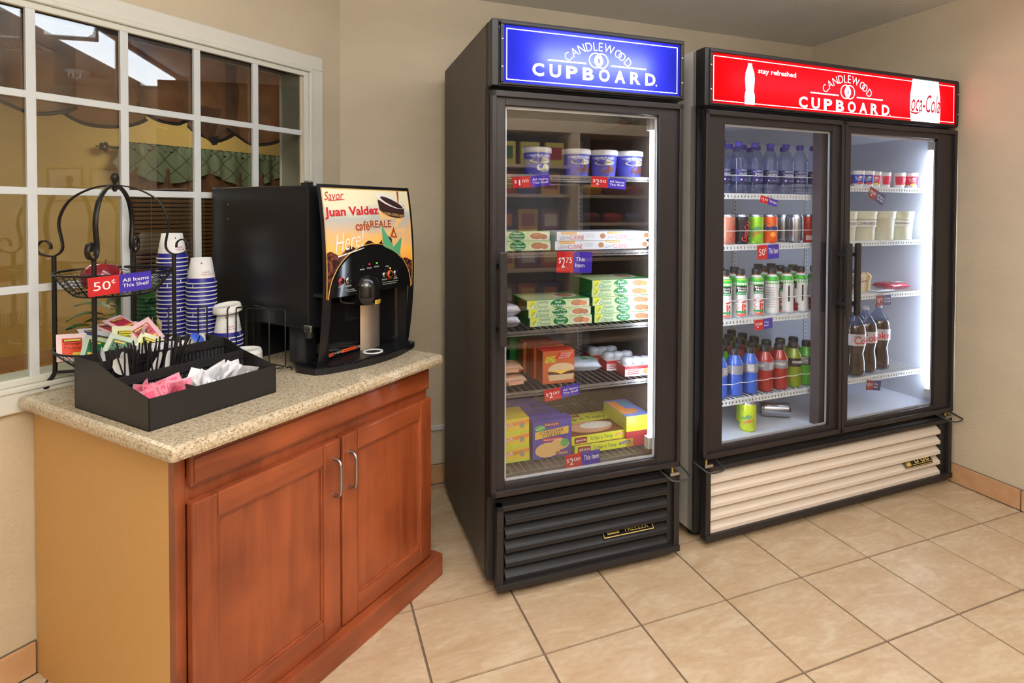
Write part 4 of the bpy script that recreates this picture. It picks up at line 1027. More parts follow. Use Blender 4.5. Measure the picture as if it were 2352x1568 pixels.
def mk_green(words_, f2=True):
    fr_ = green_front(words_, f2)
    def f():
        b = MB(); h = CH_-.0006; v = [(x, y, z) for z in (0, h) for y in (0, CD) for x in (-CW/2, CW/2)]
        b.add(v, [(0, 1, 5, 4)], GLT); b.add(v, [(4, 5, 7, 6)], GMD); b.add(v, [(0, 2, 3, 1), (2, 6, 7, 3), (0, 4, 6, 2), (1, 3, 7, 5)], GDK)
        t = h+.0003
        b.add([(-.12, .01, t), (.02, .01, t), (.06, .18, t), (-.12, .18, t)], [(0, 1, 2, 3)], GLT)
        b.add([(.06+.05*cos(k*pi/8), .10+.06*sin(k*pi/8), t+.0003) for k in range(16)], [tuple(range(16))], PLATE); b.add([(.06+.035*cos(k*pi/6), .10+.045*sin(k*pi/6), t+.0006) for k in range(12)], [tuple(range(12))], FOOD)
        fr_(b); return b.build('frozen_meal_box')
    return Kind(f)
GM = 'green frozen meal boxes on the freezer shelves'
kp, kb, kt, kf, ks = mk_green(['Beef', 'Pot Roast']), mk_green(['Beef', 'Bourbon', 'Tips'], False), mk_green(['Beef Tips', 'Portobello'], False), mk_green(['Fajita', 'Steak']), mk_green(['Spicy', 'Caribbean', 'Chicken'], False)
R5 = [(kb, .588, 'lowest', 'beef bourbon'), (kb, .590, 'second from the bottom', 'beef bourbon'), (kb, .580, 'middle', 'beef bourbon'), (kp, .580, 'second from the top', 'beef pot roast'), (kp, .580, 'topmost', 'beef pot roast')]
SZ = .8845
for i, (k, x, pos, nm) in enumerate(R5):
    k(FW(x-.003*(i > 2), .165+.004*(i % 2), SZ+i*.0330, (0, .01, -.01, .0, .01)[i])@Matrix.Scale(.91, 4, (0, 0, 1)), 'green %s meal box, %s in the right stack of five' % (nm, pos), 'box', GM)
for i, (k, x, pos, nm) in enumerate([(kf, .323, 'lowest', 'fajita steak'), (kt, .318, 'middle', 'beef tips'), (kp, .312, 'topmost', 'beef pot roast')]):
    k(FW(x, .168, SZ+i*.0328, .0)@Matrix.Scale(.905, 4, (0, 0, 1)), 'green %s meal box, %s in the left stack of three' % (nm, pos), 'box', GM)
for i, pos in enumerate(('lower', 'upper')):
    ks(FW(.150-.004*i, .168, 1.1695+i*.0365), 'green spicy chicken meal box, %s of the two at left on the second shelf' % pos, 'box', GM)
WC = M('carton_white', (236, 238, 240), .35, var=.02); ORL = M('orange_label', (236, 176, 70), .4); REDI = M('red_ink', (206, 40, 60), .5); GRYI = M('grey_ink', (150, 152, 160), .5)
def lean(b):
    y = -.0004; h = .034
    b.rect(-.088, -.020, h-.010, h-.001, y, ORL); b.txt('SIMPLE FAVORITES', -.084, -.024, h-.008, h-.003, y-.0004, INKW())
    b.txt('LEAN', -.092, -.052, .005, .018, y, GRYI); b.txt('CUISINE', -.050, .012, .004, .020, y, REDI)
    for k, t in enumerate(('Asian-Style', 'Pot Stickers')): b.txt(t, .024, .058, .020-k*.007, .025-k*.007, y, GRYI)
    b.ell(.098, h*.5, .018, h*.38, y, PLATE); b.ell(.096, h*.5, .013, h*.3, y-.0004, FOOD, 9)
kl = Kind(carton('frozen_meal_box', .212, .19, .0338, (WC, WC, WC), lean))
for x, y, z, a, s_ in ((.394, .162, 1.1695, 0, 'lower of the left pair'), (.589, .166, 1.1695, .0, 'lower of the right pair'), (.400, .160, 1.2045, .0, 'upper of the left pair'), (.600, .172, 1.2045, .01, 'upper of the right pair')):
    kl(FW(x, y, z, a)@Matrix.Scale(.95, 4, (1, 0, 0)), 'white frozen meal box with orange strip, %s on the second shelf' % s_, 'box', 'white frozen meal boxes')
def blob(name, w_, d, h, m, seed=0, band=None, n=10):
    """crinkled wrapped package"""
    def f():
        r = random.Random(seed); bm = bmesh.new(); bmesh.ops.create_grid(bm, x_segments=n, y_segments=n, size=.5)
        b = MB(); up = []; dn = []
        for j in range(n+1):
            for i in range(n+1):
                x, y = i/n-.5, j/n-.5; e = max(0, 1-(2*abs(x))**4)*max(0, 1-(2*abs(y))**4)
                up.append((x*w_, y*d+d/2, h*(.5+.5*e**.5)*(1+r.uniform(-.07, .07))+.002*0)); dn.append((x*w_*.98, y*d*.98+d/2, h*.5*(1-e**.5)))
        bm.free(); N = (n+1)**2; f_ = []
        for j in range(n):
            for i in range(n): a = j*(n+1)+i; f_ += [(a, a+1, a+n+2, a+n+1), (N+a+n+1, N+a+n+2, N+a+1, N+a)]
        for i in range(n):
            f_ += [(i, N+i, N+i+1, i+1), (n*(n+1)+i+1, N+n*(n+1)+i+1, N+n*(n+1)+i, n*(n+1)+i)]; a = i*(n+1); c = a+n+1; f_ += [(c, N+c, N+a, a)]; a += n; c += n; f_ += [(a, N+a, N+c, c)]
        b.add(up+dn, f_, m, True)
        if band: band(b)
        return b.build(name)
    return f
WRAP = M('clear_film_white', (206, 208, 216), .18, var=.12, scale=60, coat=.6); BUN = M('bread_crust', (206, 160, 104), .45, var=.15, coat=.5)
kw = Kind(blob('wrapped_muffin', .10, .09, .042, WRAP, 3))
for i, s_ in enumerate(('lower', 'upper')):
    kw(FW(.112+.004*i, .165, SZ+.0415*i, .15*i), 'white film wrapped bread roll, %s of the two left of the green boxes' % s_, 'wrapped snack', 'wrapped rolls on the third shelf')
# sandwiches and trays on the fourth shelf
S4 = .664
ORB = M('carton_orange_brown', (196, 104, 58), .4, var=.12, scale=14); REDB = M('carton_red', (206, 62, 48), .4); GRL = M('lime_letters', (196, 214, 60), .5); BUNP = M('bun_print', (220, 190, 150), .5, var=.1); PAT = M('patty_print', (92, 52, 44), .5, var=.2); CHS = M('cheese_print', (238, 196, 70), .5)
def biscuit(b):
    y = -.0004; w_, h = .128, .124
    b.shape([(-.01, .092), (w_/2, .092), (w_/2, .116), (.0, .116)], y, REDB)
    for k, t in enumerate(('SAUSAGE', 'AND CHEESE', 'BISCUIT')): b.txt(t, .004-.004*k+.004, .056-.006*k, .1095-.008*k, .1155-.008*k, y-.0004, INKW(), shear=.3)
    b.txt('FAST', -.052, -.012, .092, .104, y-.0004, GRL, bold=.04, shear=.3); b.txt('BITES', -.056, -.010, .080, .092, y-.0004, GRL, bold=.04, shear=.3)
    b.shape([(-.04+.052*1*(1-cos(t)), .055+.022*sin(t)) for t in [k*pi/8 for k in range(9)]][::-1], y, BUNP); b.rect(-.042, .062, .047, .057, y-.0003, BUNP)
    b.shape([(-.044, .045), (.062, .045), (.063, .033), (-.042, .033)][::-1], y-.0004, PAT); b.shape([(-.040, .048), (.061, .048), (.03, .042), (.01, .034), (-.01, .042)][::-1], y-.0006, CHS)
    b.shape([(-.044, .034), (.062, .034), (.056, .012), (-.036, .010)][::-1], y-.0003, BUNP)
kbi = Kind(carton('sandwich_box', .128, .075, .124, (ORB, REDB, ORB), biscuit))
kbi(FW(.311, .165, S4, -.03), 'orange and red sausage biscuit box, front one of the row on the fourth shelf', 'box', 'sandwich boxes on the fourth shelf')
kbi(FW(.305, .250, S4, .04), 'orange and red sausage biscuit box directly behind the front one', 'box', 'sandwich boxes on the fourth shelf')
kbi(FW(.292, .335, S4, -.02), 'orange and red sausage biscuit box, third back on the fourth shelf', 'box', 'sandwich boxes on the fourth shelf')
def breaded(b):
    b.rect(-.065, .065, .10, .13, -.0004, GDK); b.txt('BREADED', -.02, .05, .112, .120, -.0012, INKW(), shear=.2); b.shape([(-.03, .098), (.065, .098), (.065, .122), (-.015, .122)], -.0008, REDB); b.txt('CHICKEN', -.012, .055, .101, .109, -.0012, INKW(), shear=.2)
Kind(carton('sandwich_box', .13, .07, .14, (GDK, GDK, GDK), breaded))(FW(.265, .43, S4), 'green and red breaded chicken box at the back of the sandwich row', 'box')
ks_ = Kind(blob('wrapped_sandwich', .125, .10, .040, M('film_sandwich', (196, 150, 116), .2, var=.3, scale=30, coat=.7), 5, lambda b: b.rect(-.02, .04, .012, .026, -.0065, M('label_peach', (226, 170, 140), .4))))
ks_(FW(.130, .165, S4, .1), 'clear wrapped sandwich, lower of the two at left on the fourth shelf', 'sandwich', 'wrapped sandwiches on the fourth shelf')
ks_(FW(.118, .19, S4+.040, -.1), 'clear wrapped sandwich, upper of the two at left on the fourth shelf', 'sandwich', 'wrapped sandwiches on the fourth shelf')
Kind(blob('paper_bag', .15, .12, .045, M('bag_blue_white', (196, 208, 224), .35, var=.1), 9, lambda b: b.add([(.0, .04, .044), (.06, .05, .044), (.05, .09, .045), (.0, .085, .046)], [(0, 1, 2, 3)], GMD)))(FW(.46, .26, S4, -.25), 'pale blue and white food bag lying beside the sandwich boxes', 'bag')
RTRAY = M('tray_red', (196, 44, 48), .4)
def cup_tray():
    root = root_of('cup_tray'); b = MB(); w_, d, h = .13, .085, .040
    b.box(-w_/2, w_/2, 0, d, 0, h, M('tray_white', (226, 220, 220), .4)); b.rect(-w_/2, w_/2, h-.012, h, -.0004, RTRAY); b.add([(-w_/2-.0004, d, 0), (-w_/2-.0004, 0, 0), (-w_/2-.0004, 0, h), (-w_/2-.0004, d, h)], [(0, 1, 2, 3)], RTRAY)
    b.ell(.035, .017, .024, .012, -.0005, FOOD2); 
    for k in range(3): b.rect(-.055, -.005, .008+.007*k, .011+.007*k, -.0005, RTRAY)
    b.build('sleeve', root)
    for i in range(3): m = MB(); m.lathe([(.022, 0), (.026, .012), (.024, .022), (.018, .027), (0, .029)], WRAP, 14, (-.042+.042*i, d*.45, h), cap=False); m.build('cup', root)
    return root
kc = Kind(cup_tray)
for i, (x, y, a) in enumerate(((.655, .150, -.08), (.625, .250, -.06), (.605, .350, -.05))):
    kc(FW(x, y, S4, a), 'red and white sleeve of clear cups, %s of three, fourth freezer shelf' % ('front', 'middle', 'rear')[i], 'cup tray', 'red cup trays on the fourth shelf')
# bottom shelf
S5 = .3865
YB = M('carton_sun_yellow', (232, 206, 52), .35, var=.06); OB = M('orange_swoosh', (238, 150, 60), .4)
def eight(b):
    y = -.0004
    b.shape([(-.09, .012), (.09, .034), (.09, .048), (-.09, .026)], y, OB); b.txt('Buttermilk', -.085, .03, .022, .036, y-.0006, INKW(), shear=.3, rot=.1); b.txt('8', .052, .070, .018, .038, y-.0008, GRYI, bold=.03); b.rect(-.09, .09, 0, .007, y, M('lime_edge', (196, 220, 60)))
ke = Kind(carton('waffle_box', .18, .13, .0525, (YB, YB, YB), eight))
for i, s_ in enumerate(('bottom', 'middle', 'top')):
    ke(FW(.105, .165+.003*i, S5+.053*i, (0, .02, -.01)[i]), 'yellow and orange breakfast box with an 8, %s of the stack at left' % s_, 'box', 'yellow boxes at bottom left of the freezer')
PUR = M('carton_purple', (72, 62, 158), .35, var=.12, scale=20); BANN = M('banner_gold', (226, 182, 74), .4); MASH = M('mash_photo', (224, 180, 110), .5, var=.12, scale=80)
def cheddar(b):
    y = -.0004
    b.shape([(-.07, .074), (.066, .084), (.066, .112), (-.07, .102)], y, BANN); b.txt('CHEDDAR', -.05, .045, .092, .104, y-.0006, M('navy_ink', (60, 60, 90)), rot=.05); b.txt('CHEESE', -.04, .036, .079, .090, y-.0006, M('navy_ink', (60, 60, 90)), rot=.05)
    b.rect(-.036, .028, .118, .132, y, M('label_brown', (140, 60, 40))); b.txt("Larry's", -.03, .022, .120, .130, y-.0006, INKW(), shear=.3)
    b.rect(-.04, .04, .062, .074, y, REDB); b.txt('Mashed Potatoes', -.034, .034, .065, .071, y-.0006, INKW()); b.ell(-.018, .030, .052, .028, y-.0005, MASH, 14); b.ell(.03, .046, .04, .022, y-.0003, MASH, 14)
    b.ell(-.05, .115, .022, .011, y-.0002, GMD); b.txt('ALL NATURAL', -.066, -.034, .112, .118, y-.0008, INKW(), rot=.3); b.ell(.05, .05, .018, .016, y-.0008, GMD, 8); b.txt('2 SINGLES', .02, .062, .008, .016, y-.0008, INKW(), rot=0); b.rect(.014, .066, .005, .019, y-.0006, M('label_brown', (140, 60, 40)))
def ched_make():
    o = carton('mashed_potato_box', .158, .062, .142, (PUR, PUR, PUR), cheddar)(); return o
kch = Kind(ched_make)
for i, (x, y, z, a) in enumerate(((.285, .160, 0, 0), (.265, .232, 0, .03), (.248, .304, 0, -.02), (.232, .376, 0, .02))):
    kch(FW(x, y, S5, a), 'purple and gold cheddar mashed potato box, %s' % ('front of the row of four', 'second from the front', 'third from the front', 'rearmost of the row of four')[i], 'box', 'purple boxes on the bottom freezer shelf')
YG = M('carton_lime_yellow', (214, 218, 52), .35, var=.05); MAR = M('label_maroon', (140, 36, 40), .4)
PIZ = M('pizza_photo', (206, 150, 110), .5, var=.4, scale=60)
def pizza(kindm, word):
    def f():
        b = MB(); w_, d, h = .252, .225, .0315; v = [(x, y, z) for z in (0, h) for y in (0, d) for x in (-w_/2, w_/2)]
        b.add(v, [(0, 1, 5, 4), (0, 2, 3, 1), (2, 6, 7, 3), (0, 4, 6, 2), (1, 3, 7, 5), (4, 5, 7, 6)], YG); y = -.0004
        b.rect(-w_/2+.012, -w_/2+.066, .004, h-.004, y, MAR); b.txt('JENOS', -w_/2+.017, -w_/2+.062, .009, .019, y-.0005, INKW(), bold=.01)
        b.txt('Crisp n Tasty', -.046, .052, .006, .024, y, M('navy_ink', (60, 60, 90))); b.shape([(.060, .012), (.115, .018), (.110, .027), (.066, .022)], y, kindm); b.txt(word, .070, .106, .017, .022, y-.0006, INKW(), rot=.1)
        t = h+.0004; b.add([(-.124, .004, t), (.124, .004, t), (.124, .135, t), (-.124, .125, t)], [(0, 1, 2, 3)], M('photo_dark', (120, 62, 40), .4, var=.2))
        b.add([(-.01+.095*cos(k*pi/10), .075+.058*sin(k*pi/10), t+.0003) for k in range(20)], [tuple(range(20))], PIZ)
        b.add([(.02+.07*cos(k*pi/10), .085+.035*sin(k*pi/10), t+.0006) for k in range(20)], [tuple(range(20))], M('melted_cheese', (230, 220, 200), .5, var=.15, scale=60))
        b.X = T(0, 0, t+.0004)@Rx(-pi/2); b.txt('sp n Tasty', -.112, .085, -1, -.9, 0, INK()) if False else None; b.X = None
        tt = lambda X, Z, y_: (X, Z, t+.0008)
        b.txt('Crisp n Tasty', -.115, .105, .145, .182, 0, M('navy_ink', (60, 60, 90)), fn=tt); b.add([(-.09, .190, t+.0004), (.0, .190, t+.0004), (.0, .218, t+.0004), (-.09, .218, t+.0004)], [(0, 1, 2, 3)], MAR); b.txt('JENOS', -.08, -.01, .196, .212, 0, INKW(), fn=lambda X, Z, y_: (X, Z, t+.0012), bold=.01)
        return b.build('pizza_box')
    return Kind(f)
pizza(M('banner_purple', (96, 56, 130), .4), 'PEPPERONI')(FW(.500, .150, S5, .0), 'lime yellow pepperoni pizza box, lower of the two pizza boxes', 'box', 'pizza boxes')
pizza(OB, 'CHEESE')(FW(.490, .162, S5+.0325, .02), 'lime yellow cheese pizza box, upper of the two pizza boxes', 'box', 'pizza boxes')
def lp(top, front):
    def f():
        b = MB(); w_, d, h = .105, .20, .030; v = [(x, y, z) for z in (0, h) for y in (0, d) for x in (-w_/2, w_/2)]
        b.add(v, [(0, 1, 5, 4), (0, 4, 6, 2), (1, 3, 7, 5)], front); b.add(v, [(0, 2, 3, 1), (2, 6, 7, 3), (4, 5, 7, 6)], top); t = h+.0004
        b.add([(-.05, .04, t), (-.01, .02, t), (-.01, .18, t), (-.05, .18, t)], [(0, 1, 2, 3)], OB); b.add([(.0+.03*cos(k*pi/6), .06+.03*sin(k*pi/6), t+.0003) for k in range(12)], [tuple(range(12))], FOOD2)
        b.add([(.0, .12, t+.0003), (.04, .12, t+.0003), (.04, .17, t+.0003), (.0, .17, t+.0003)], [(0, 1, 2, 3)], M('panel_aqua', (80, 170, 190), .4)); return b.build('snack_box')
    return Kind(f)
PB = M('carton_periwinkle', (120, 140, 214), .35); RD = M('carton_deep_red', (176, 44, 60), .35)
a = lp(PB, YG); c = lp(RD, RD)
for i, (k, s_) in enumerate(((c, 'red snack box, bottom of the stack by the lamp tube'), (c, 'red snack box, second from the bottom by the lamp tube'), (a, 'yellow and blue snack box, second from the top by the lamp tube'), (a, 'yellow and blue snack box, topmost of the stack by the lamp tube'))):
    k(FW(.648, .15, S5-.002+.0303*i, .0), s_, 'box', 'snack boxes at bottom right of the freezer')
# price tags in the freezer
for x, z, y, w_, h, tilt, pr, wd, s_ in ((.106, 1.437, .108, .142, .040, .09, '100', ('All Items', 'This Shelf'), 'at left under the vanilla tub'), (.417, 1.449, .108, .146, .040, -.06, '250', ('All Items', 'This Shelf'), 'under the chocolate tubs'),
        (.280, 1.170, .106, .142, .078, -.05, '275', ('This', 'Item'), 'large square one under the second shelf'), (.230, .660, .108, .140, .042, .11, '200', ('All Items', 'This Shelf'), 'under the sausage biscuit box'), (.300, .424, .074, .142, .050, .04, '200', ('This Item',), 'on the bottom shelf before the pizza boxes')):
    price_tag(FW(x, y, z)@Ry(-tilt), 'red and blue %s dollar tag, %s' % (pr[0]+'.'+pr[1:], s_), w_, h, False, pr, wd, group='price tags')

# ------------------------------------------------------------------ drinks
RW = lambda x, y, z, a=0: FR@T(x, y, z)@Rz(a)
CLEAR = glassy('clear_bottle', (236, 240, 252), ior=1.5, opac=.05, body=(180, 190, 220))
CAPV = M('cap_violet', (70, 52, 160), .35); NAVY = M('label_navy', (36, 36, 104), .35, var=.1); CAPB = M('cap_black', (38, 36, 40), .4)
def water():
    root = root_of('water_bottle'); b = MB()
    p = [(.026, .0), (.034, .004), (.034, .03), (.0325, .045), (.0335, .05), (.0335, .105), (.0345, .112), (.034, .120), (.035, .128), (.034, .138), (.035, .146), (.033, .158), (.022, .185), (.014, .200), (.013, .212)]
    b.lathe(p, CLEAR, 18, cap=False); b.lathe([(.0, .002), (.026, .002)], CLEAR, 18, cap=False); b.build('bottle', root)
    b = MB(); b.lathe([(.0165, .204), (.0165, .221), (.015, .224), (0, .224)], CAPV, 18, cap=False); b.build('cap', root)
    b = MB(); r = .0345; cpatch(b, r, -.107, .107, .050, .106, NAVY, n=20); W_ = wrap(r)
    b.txt('DASANI', -.022, .022, .078, .090, -.0012, INKW(), fn=W_); b.txt('PURIFIED WATER', -.016, .020, .099, .103, -.0012, INKW(), fn=W_); cpatch(b, r, -.030, .030, .0955, .0972, M('sky_line', (150, 190, 230)), .0008)
    cpatch(b, r, -.066, -.046, .088, .094, M('label_leaf_green', (40, 170, 80)), .0008)
    for k in range(5): cpatch(b, r, -.066, -.040, .054+.006*k, .057+.006*k, M('small_print', (150, 170, 205)), .0008)
    b.shape([(0, 0), (.0001, 0), (0, .0001)], 0, NAVY); cell(b, r, -.014, .060, .004, .003, INKW(), .001); b.txt('16.9 FL OZ', .0, .02, .057, .061, -.0012, INKW(), fn=W_)
    b.build('label', root); return root
kwat = Kind(water)
WG = 'water bottles on the top cooler shelf'
for r_, (y, xs) in enumerate(((.175, [.232, .322, .412, .500, .590, .675, .758]), (.262, [.270, .345, .425, .505, .585, .665]), (.345, [.30, .38, .46, .54]))):
    for i, x in enumerate(xs):
        a = (.1, .05, -.05, -.5, -.35, -.6, -.45)[i] if r_ == 0 else .4*i
        kwat(RW(x, y, 1.3945, a), 'clear water bottle with violet cap, %s from left, %s' % (ORD[i], ('front row, top left shelf', 'second row, top left shelf', 'third row, top left shelf')[r_]), 'water bottle', WG)
STEEL = M('can_metal', (186, 190, 200), .25, .9)
def can(colour, art=None, name='drink_can', metal=0.0):
    def f():
        root = root_of(name); b = MB()
        b.lathe([(.0275, 0), (.0335, .008), (.0345, .012), (.0345, .108), (.0325, .117)], colour, 20, cap=False)
        if art: art(b)
        b.build('body', root)
        b = MB(); b.lathe([(.0, .002), (.024, .002), (.0275, .0)], STEEL, 20, cap=False); b.lathe([(.0325, .117), (.0285, .124), (.0292, .1265), (.0275, .1265), (.0262, .122), (0, .121)], STEEL, 20, cap=False); b.build('lid', root)
        b = MB(); b.tube([(.010*cos(t)*.8, .006+.012*sin(t), .1235) for t in [k*pi/4 for k in range(8)]], .0012, STEEL, 4, closed=True); b.build('pull_tab', root)
        return root
    return Kind(f)
def a_cola(b):
    R_ = M('script_red', (206, 50, 60), .4); b.txt('Coca-Cola', -.044, .046, .044, .068, -.0008, R_, shear=.3, bold=.02, fn=wrap(.0345), rot=1.35); b.txt('zero', .018, .036, .02, .028, -.0008, INKW(), fn=wrap(.0345))
LIME = M('can_lime', (150, 210, 50), .3, .3); LIMEY = M('can_lime_yellow', (206, 226, 60), .3, .2)
def a_mello(b, base=None):
    W_ = wrap(.0345); G2, R2 = M('mello_teal', (40, 150, 140), .4), M('mello_red', (222, 90, 90), .4)
    for k in range(3):
        for (x0, z0, x1, z1, m) in ((-.028+.003*k, .100, -.004+.003*k, .066, G2), (.004+.003*k, .050, .026+.003*k, .016, R2)):
            b.add([W_(x0, z0, -.0006), W_(x0+.0016, z0, -.0006), W_(x1+.0016, z1, -.0006), W_(x1, z1, -.0006)], [(3, 2, 1, 0)], m)
    b.txt('mello', -.030, .018, .056, .074, -.0009, G2, bold=.01, fn=W_, rot=.3); b.txt('yello', -.022, .026, .036, .056, -.0009, R2, bold=.01, fn=W_, rot=.3)
def a_fanta(b):
    W_ = wrap(.0345); cell(b, .0345, 0, .078, .028, .014, M('can_white', (236, 232, 226), .35), .0006); cell(b, .0345, 0, .080, .025, .011, M('fanta_leaf', (60, 150, 70), .4), .0010); cell(b, .0345, .004, .082, .021, .009, M('can_orange', (232, 94, 34), .3, .2), .0014)
    b.txt('Fanta', -.032, .032, .056, .082, -.0022, M('fanta_navy', (36, 40, 110), .4), bold=.05, fn=W_); cell(b, .0345, .012, .040, .013, .012, M('orange_fruit', (246, 160, 60), .4), .0008)
def a_red(b): cpatch(b, .0345, -.016, .012, .012, .032, M('label_pale', (226, 190, 186), .4))
def a_diet(b): b.txt('diet Coke', -.036, .04, .046, .062, -.0008, M('dark_print', (70, 66, 76)), fn=wrap(.0345), rot=1.4)
CANS = {'silver cola': can(STEEL, a_diet), 'black cola': can(M('can_black', (40, 38, 46), .25, .4), a_cola), 'green citrus': can(LIME, a_mello), 'orange soda': can(M('can_orange', (232, 94, 34), .3, .2), a_fanta), 'red cola': can(M('can_red', (196, 50, 46), .3, .3), a_red), 'copper cola': can(M('can_copper', (190, 120, 96), .3, .3), a_cola)}
CG = 'cans on the second cooler shelf'
cz = 1.1775
front_c = [('copper cola', .258, .2), ('black cola', .336, -.15), ('green citrus', .414, -.6), ('orange soda', .494, -.6), ('silver cola', .572, .9), ('silver cola', .648, .3), ('red cola', .730, -.7)]
for r_ in range(4):
    for i, (k, x, a) in enumerate(front_c):
        if r_ and i > (5, 5, 4, 3)[r_]: continue
        if r_: k = ('silver cola', 'black cola', 'silver cola', 'silver cola', 'silver cola', 'silver cola')[min(i, 5)]
        y = .170+.078*r_+(.070 if (i == 4 and r_ == 0) else 0)
        if i == 4: y = .245+.078*r_
        CANS[k](RW(x+.006*r_, y, cz, a+r_), '%s can, %s from left, %s row, second left shelf' % (k, ORD[i], ('front', 'second', 'third', 'fourth')[r_]), 'drink can', CG)
GRN = M('juice_green', (70, 180, 60), .35, var=.35, scale=40); JW = M('juice_white', (232, 232, 232), .35); JB = M('juice_black', (44, 40, 42), .35); APP = M('apple_print', (206, 62, 48), .4, var=.2, scale=40); AJ = M('amber_juice', (150, 96, 50), .2, coat=.5)
def juice(kind):
    def f():
        root = root_of('juice_bottle'); b = MB(); r = .0315
        b.lathe([(.026, 0), (.031, .005), (r, .012), (r, .055), (.0295, .075), (.0295, .090), (.0315, .115), (.031, .138), (.026, .155), (.0185, .166)], JW, 20, cap=False)
        b.lathe([(.0185, .166), (.0170, .176)], AJ, 20, cap=False)
        W_ = wrap(.0315)
        cpatch(b, .0315, -.099, .099, .128, .146, GRN, .0, r2=.0302, n=18); cpatch(b, .0302, -.095, .095, .146, .158, GRN, .0, r2=.0255, n=18)
        for k in range(9): b.add([W_(-.09+.02*k, .129, -.0004), W_(-.07+.02*k, .129, -.0004), W_(-.08+.02*k+.004*(k % 2), .116-.004*(k % 3), .0008)], [(0, 2, 1)], GRN)
        cpatch(b, .0315, -.020, .022, .150, .154, YLW, -.0035)
        c0 = 0.0
        if kind != 'berry': 
            cpatch(b, .0315, -.024, .024, .102, .128, JB, .0006); cpatch(b, .0312, -.024, .024, .092, .102, M('juice_leaf', (40, 160, 90), .4), .0006)
        else: cpatch(b, .0315, -.022, .024, .100, .130, JB, .0006)
        b.txt('Minute', -.019, .019, .115, .124, -.0016, INKW(), bold=.01, fn=W_); b.txt('Maid', -.014, .016, .104, .114, -.0016, INKW(), bold=.01, fn=W_)
        if kind != 'berry':
            b.txt('APPLE JUICE', -.020, .020, .0945, .0995, -.0016, INKW(), fn=W_)
            for z, rx, rz in ((.066, .022, .008), (.046, .021, .010), (.022, .022, .019)): cell(b, .0313, 0, z, rx, rz, APP, .0008)
            cell(b, .0313, 0, .071, .017, .007, JW, .0012); cpatch(b, .0315, -.022, .022, .018, .026, M('juice_leaf', (40, 160, 90), .4), .0014); cpatch(b, .0315, -.018, .018, .005, .014, M('pale_red', (226, 110, 96)), .0012)
        else:
            for k in range(14): cell(b, .0313, -.03+.0135*(k % 5), .014+.017*(k//5), .009, .010, M('berry_print', (150, 36, 44), .4, var=.3, scale=60), .0008+.0001*k)
        # back of the label: facts panel and a dark stripe
        for k in range(9): cpatch(b, .0312, .078, .096, .030+.010*k, .034+.010*k, M('facts_print', (170, 172, 176), .5), .0008); cpatch(b, .0312, -.098, -.082, .030+.010*k, .034+.010*k, M('facts_print', (170, 172, 176), .5), .0008)
        cpatch(b, .0312, .046, .053, .05, .118, JB, .0008)
        b.build('bottle', root)
        b = MB(); b.lathe([(.0205, .172), (.0205, .190), (.019, .193), (0, .193)], CAPB, 18, cap=False); b.build('cap', root); return root
    return Kind(f)
ka, kbe = juice('apple'), juice('berry')
JG = 'juice bottles on the third cooler shelf'; jz = .8625
for r_, (y, row) in enumerate(((.170, [(ka, .248, -.5), (ka, .334, -.55), (ka, .424, -.35), (ka, .512, 2.2), (ka, .597, -2.0), (kbe, .683, -2.1), (kbe, .770, -.4)]), (.250, [(ka, .290, .2), (ka, .372, .4), (ka, .545, 1.3), (kbe, .640, 1.2), (kbe, .720, .5)]), (.330, [(ka, .300, .2), (ka, .585, .9), (kbe, .665, .7)]), (.41, [(ka, .33, 1)]))):
    for i, (k, x, a) in enumerate(row):
        k(RW(x, y, jz, a)@Matrix.Scale(1.06, 4, (0, 0, 1)), '%s juice bottle with black cap, %s from left, %s row, third left shelf' % ('apple' if k is ka else 'berry', ORD[i], ('front', 'second', 'third', 'fourth')[r_]), 'juice bottle', JG)
SPC = {'blue': (60, 110, 222), 'red': (186, 44, 44), 'olive green': (150, 170, 36), 'green': (100, 206, 60)}
def sport(cn):
    def f():
        c = SPC[cn]; m = M('sport_'+cn.replace(' ', '_'), c, .12, trans=.35, coat=.6, var=.04, ior=1.33); lab = M('sport_label_dark', (48, 44, 46), .3) if cn in ('green', 'olive green') else M('sport_label_silver', (150, 148, 156), .3, .3, var=.2)
        root = root_of('sports_drink'); b = MB(); r = .0365
        b.lathe([(.028, 0), (.035, .004), (r, .010), (r, .06), (.0345, .075), (.0365, .082), (.0365, .092)], m, 22, cap=False)
        b.lathe([(.0370, .092), (.0375, .128)], lab, 22, cap=False); b.lathe([(.0375, .128), (.034, .140), (.0205, .166), (.0185, .172)], m, 22, cap=False)
        b.lathe([(0, .002), (.028, .0)], m, 22, cap=False)
        W_ = wrap(.0375)
        b.txt('POWERADE', -.030, .034, .106, .118, -.0014, INKW(), bold=.02, shear=.2, fn=W_)
        for k in range(5): cpatch(b, .0375, -.085, -.050, .098+.006*k, .101+.006*k, JW, .0008); cpatch(b, .0375, .055, .085, .098+.006*k, .101+.006*k, JW, .0008)
        b.build('bottle', root)
        b = MB(); b.lathe([(.0215, .168), (.0220, .186), (.0195, .192), (.012, .1935), (0, .1935)], CAPB, 18, cap=False); b.build('cap', root); return root
    return Kind(f)
SP = {k: sport(k) for k in SPC}; SG = 'sports drinks on the fourth cooler shelf'; sz = .5225
colm = [(.252, ['blue', 'blue', 'olive green', 'olive green', 'olive green', 'olive green']), (.336, ['blue', 'green', 'olive green', 'olive green', 'olive green', 'olive green']), (.420, ['blue', 'red', 'red', 'olive green', 'olive green', 'olive green']), (.506, ['red', 'red', 'red', 'olive green', 'olive green', 'olive green']), (.590, ['red', 'red', 'olive green', 'olive green', 'olive green']), (.674, ['olive green', 'olive green', 'olive green', 'olive green']), (.756, ['green', 'olive green', 'olive green'])]
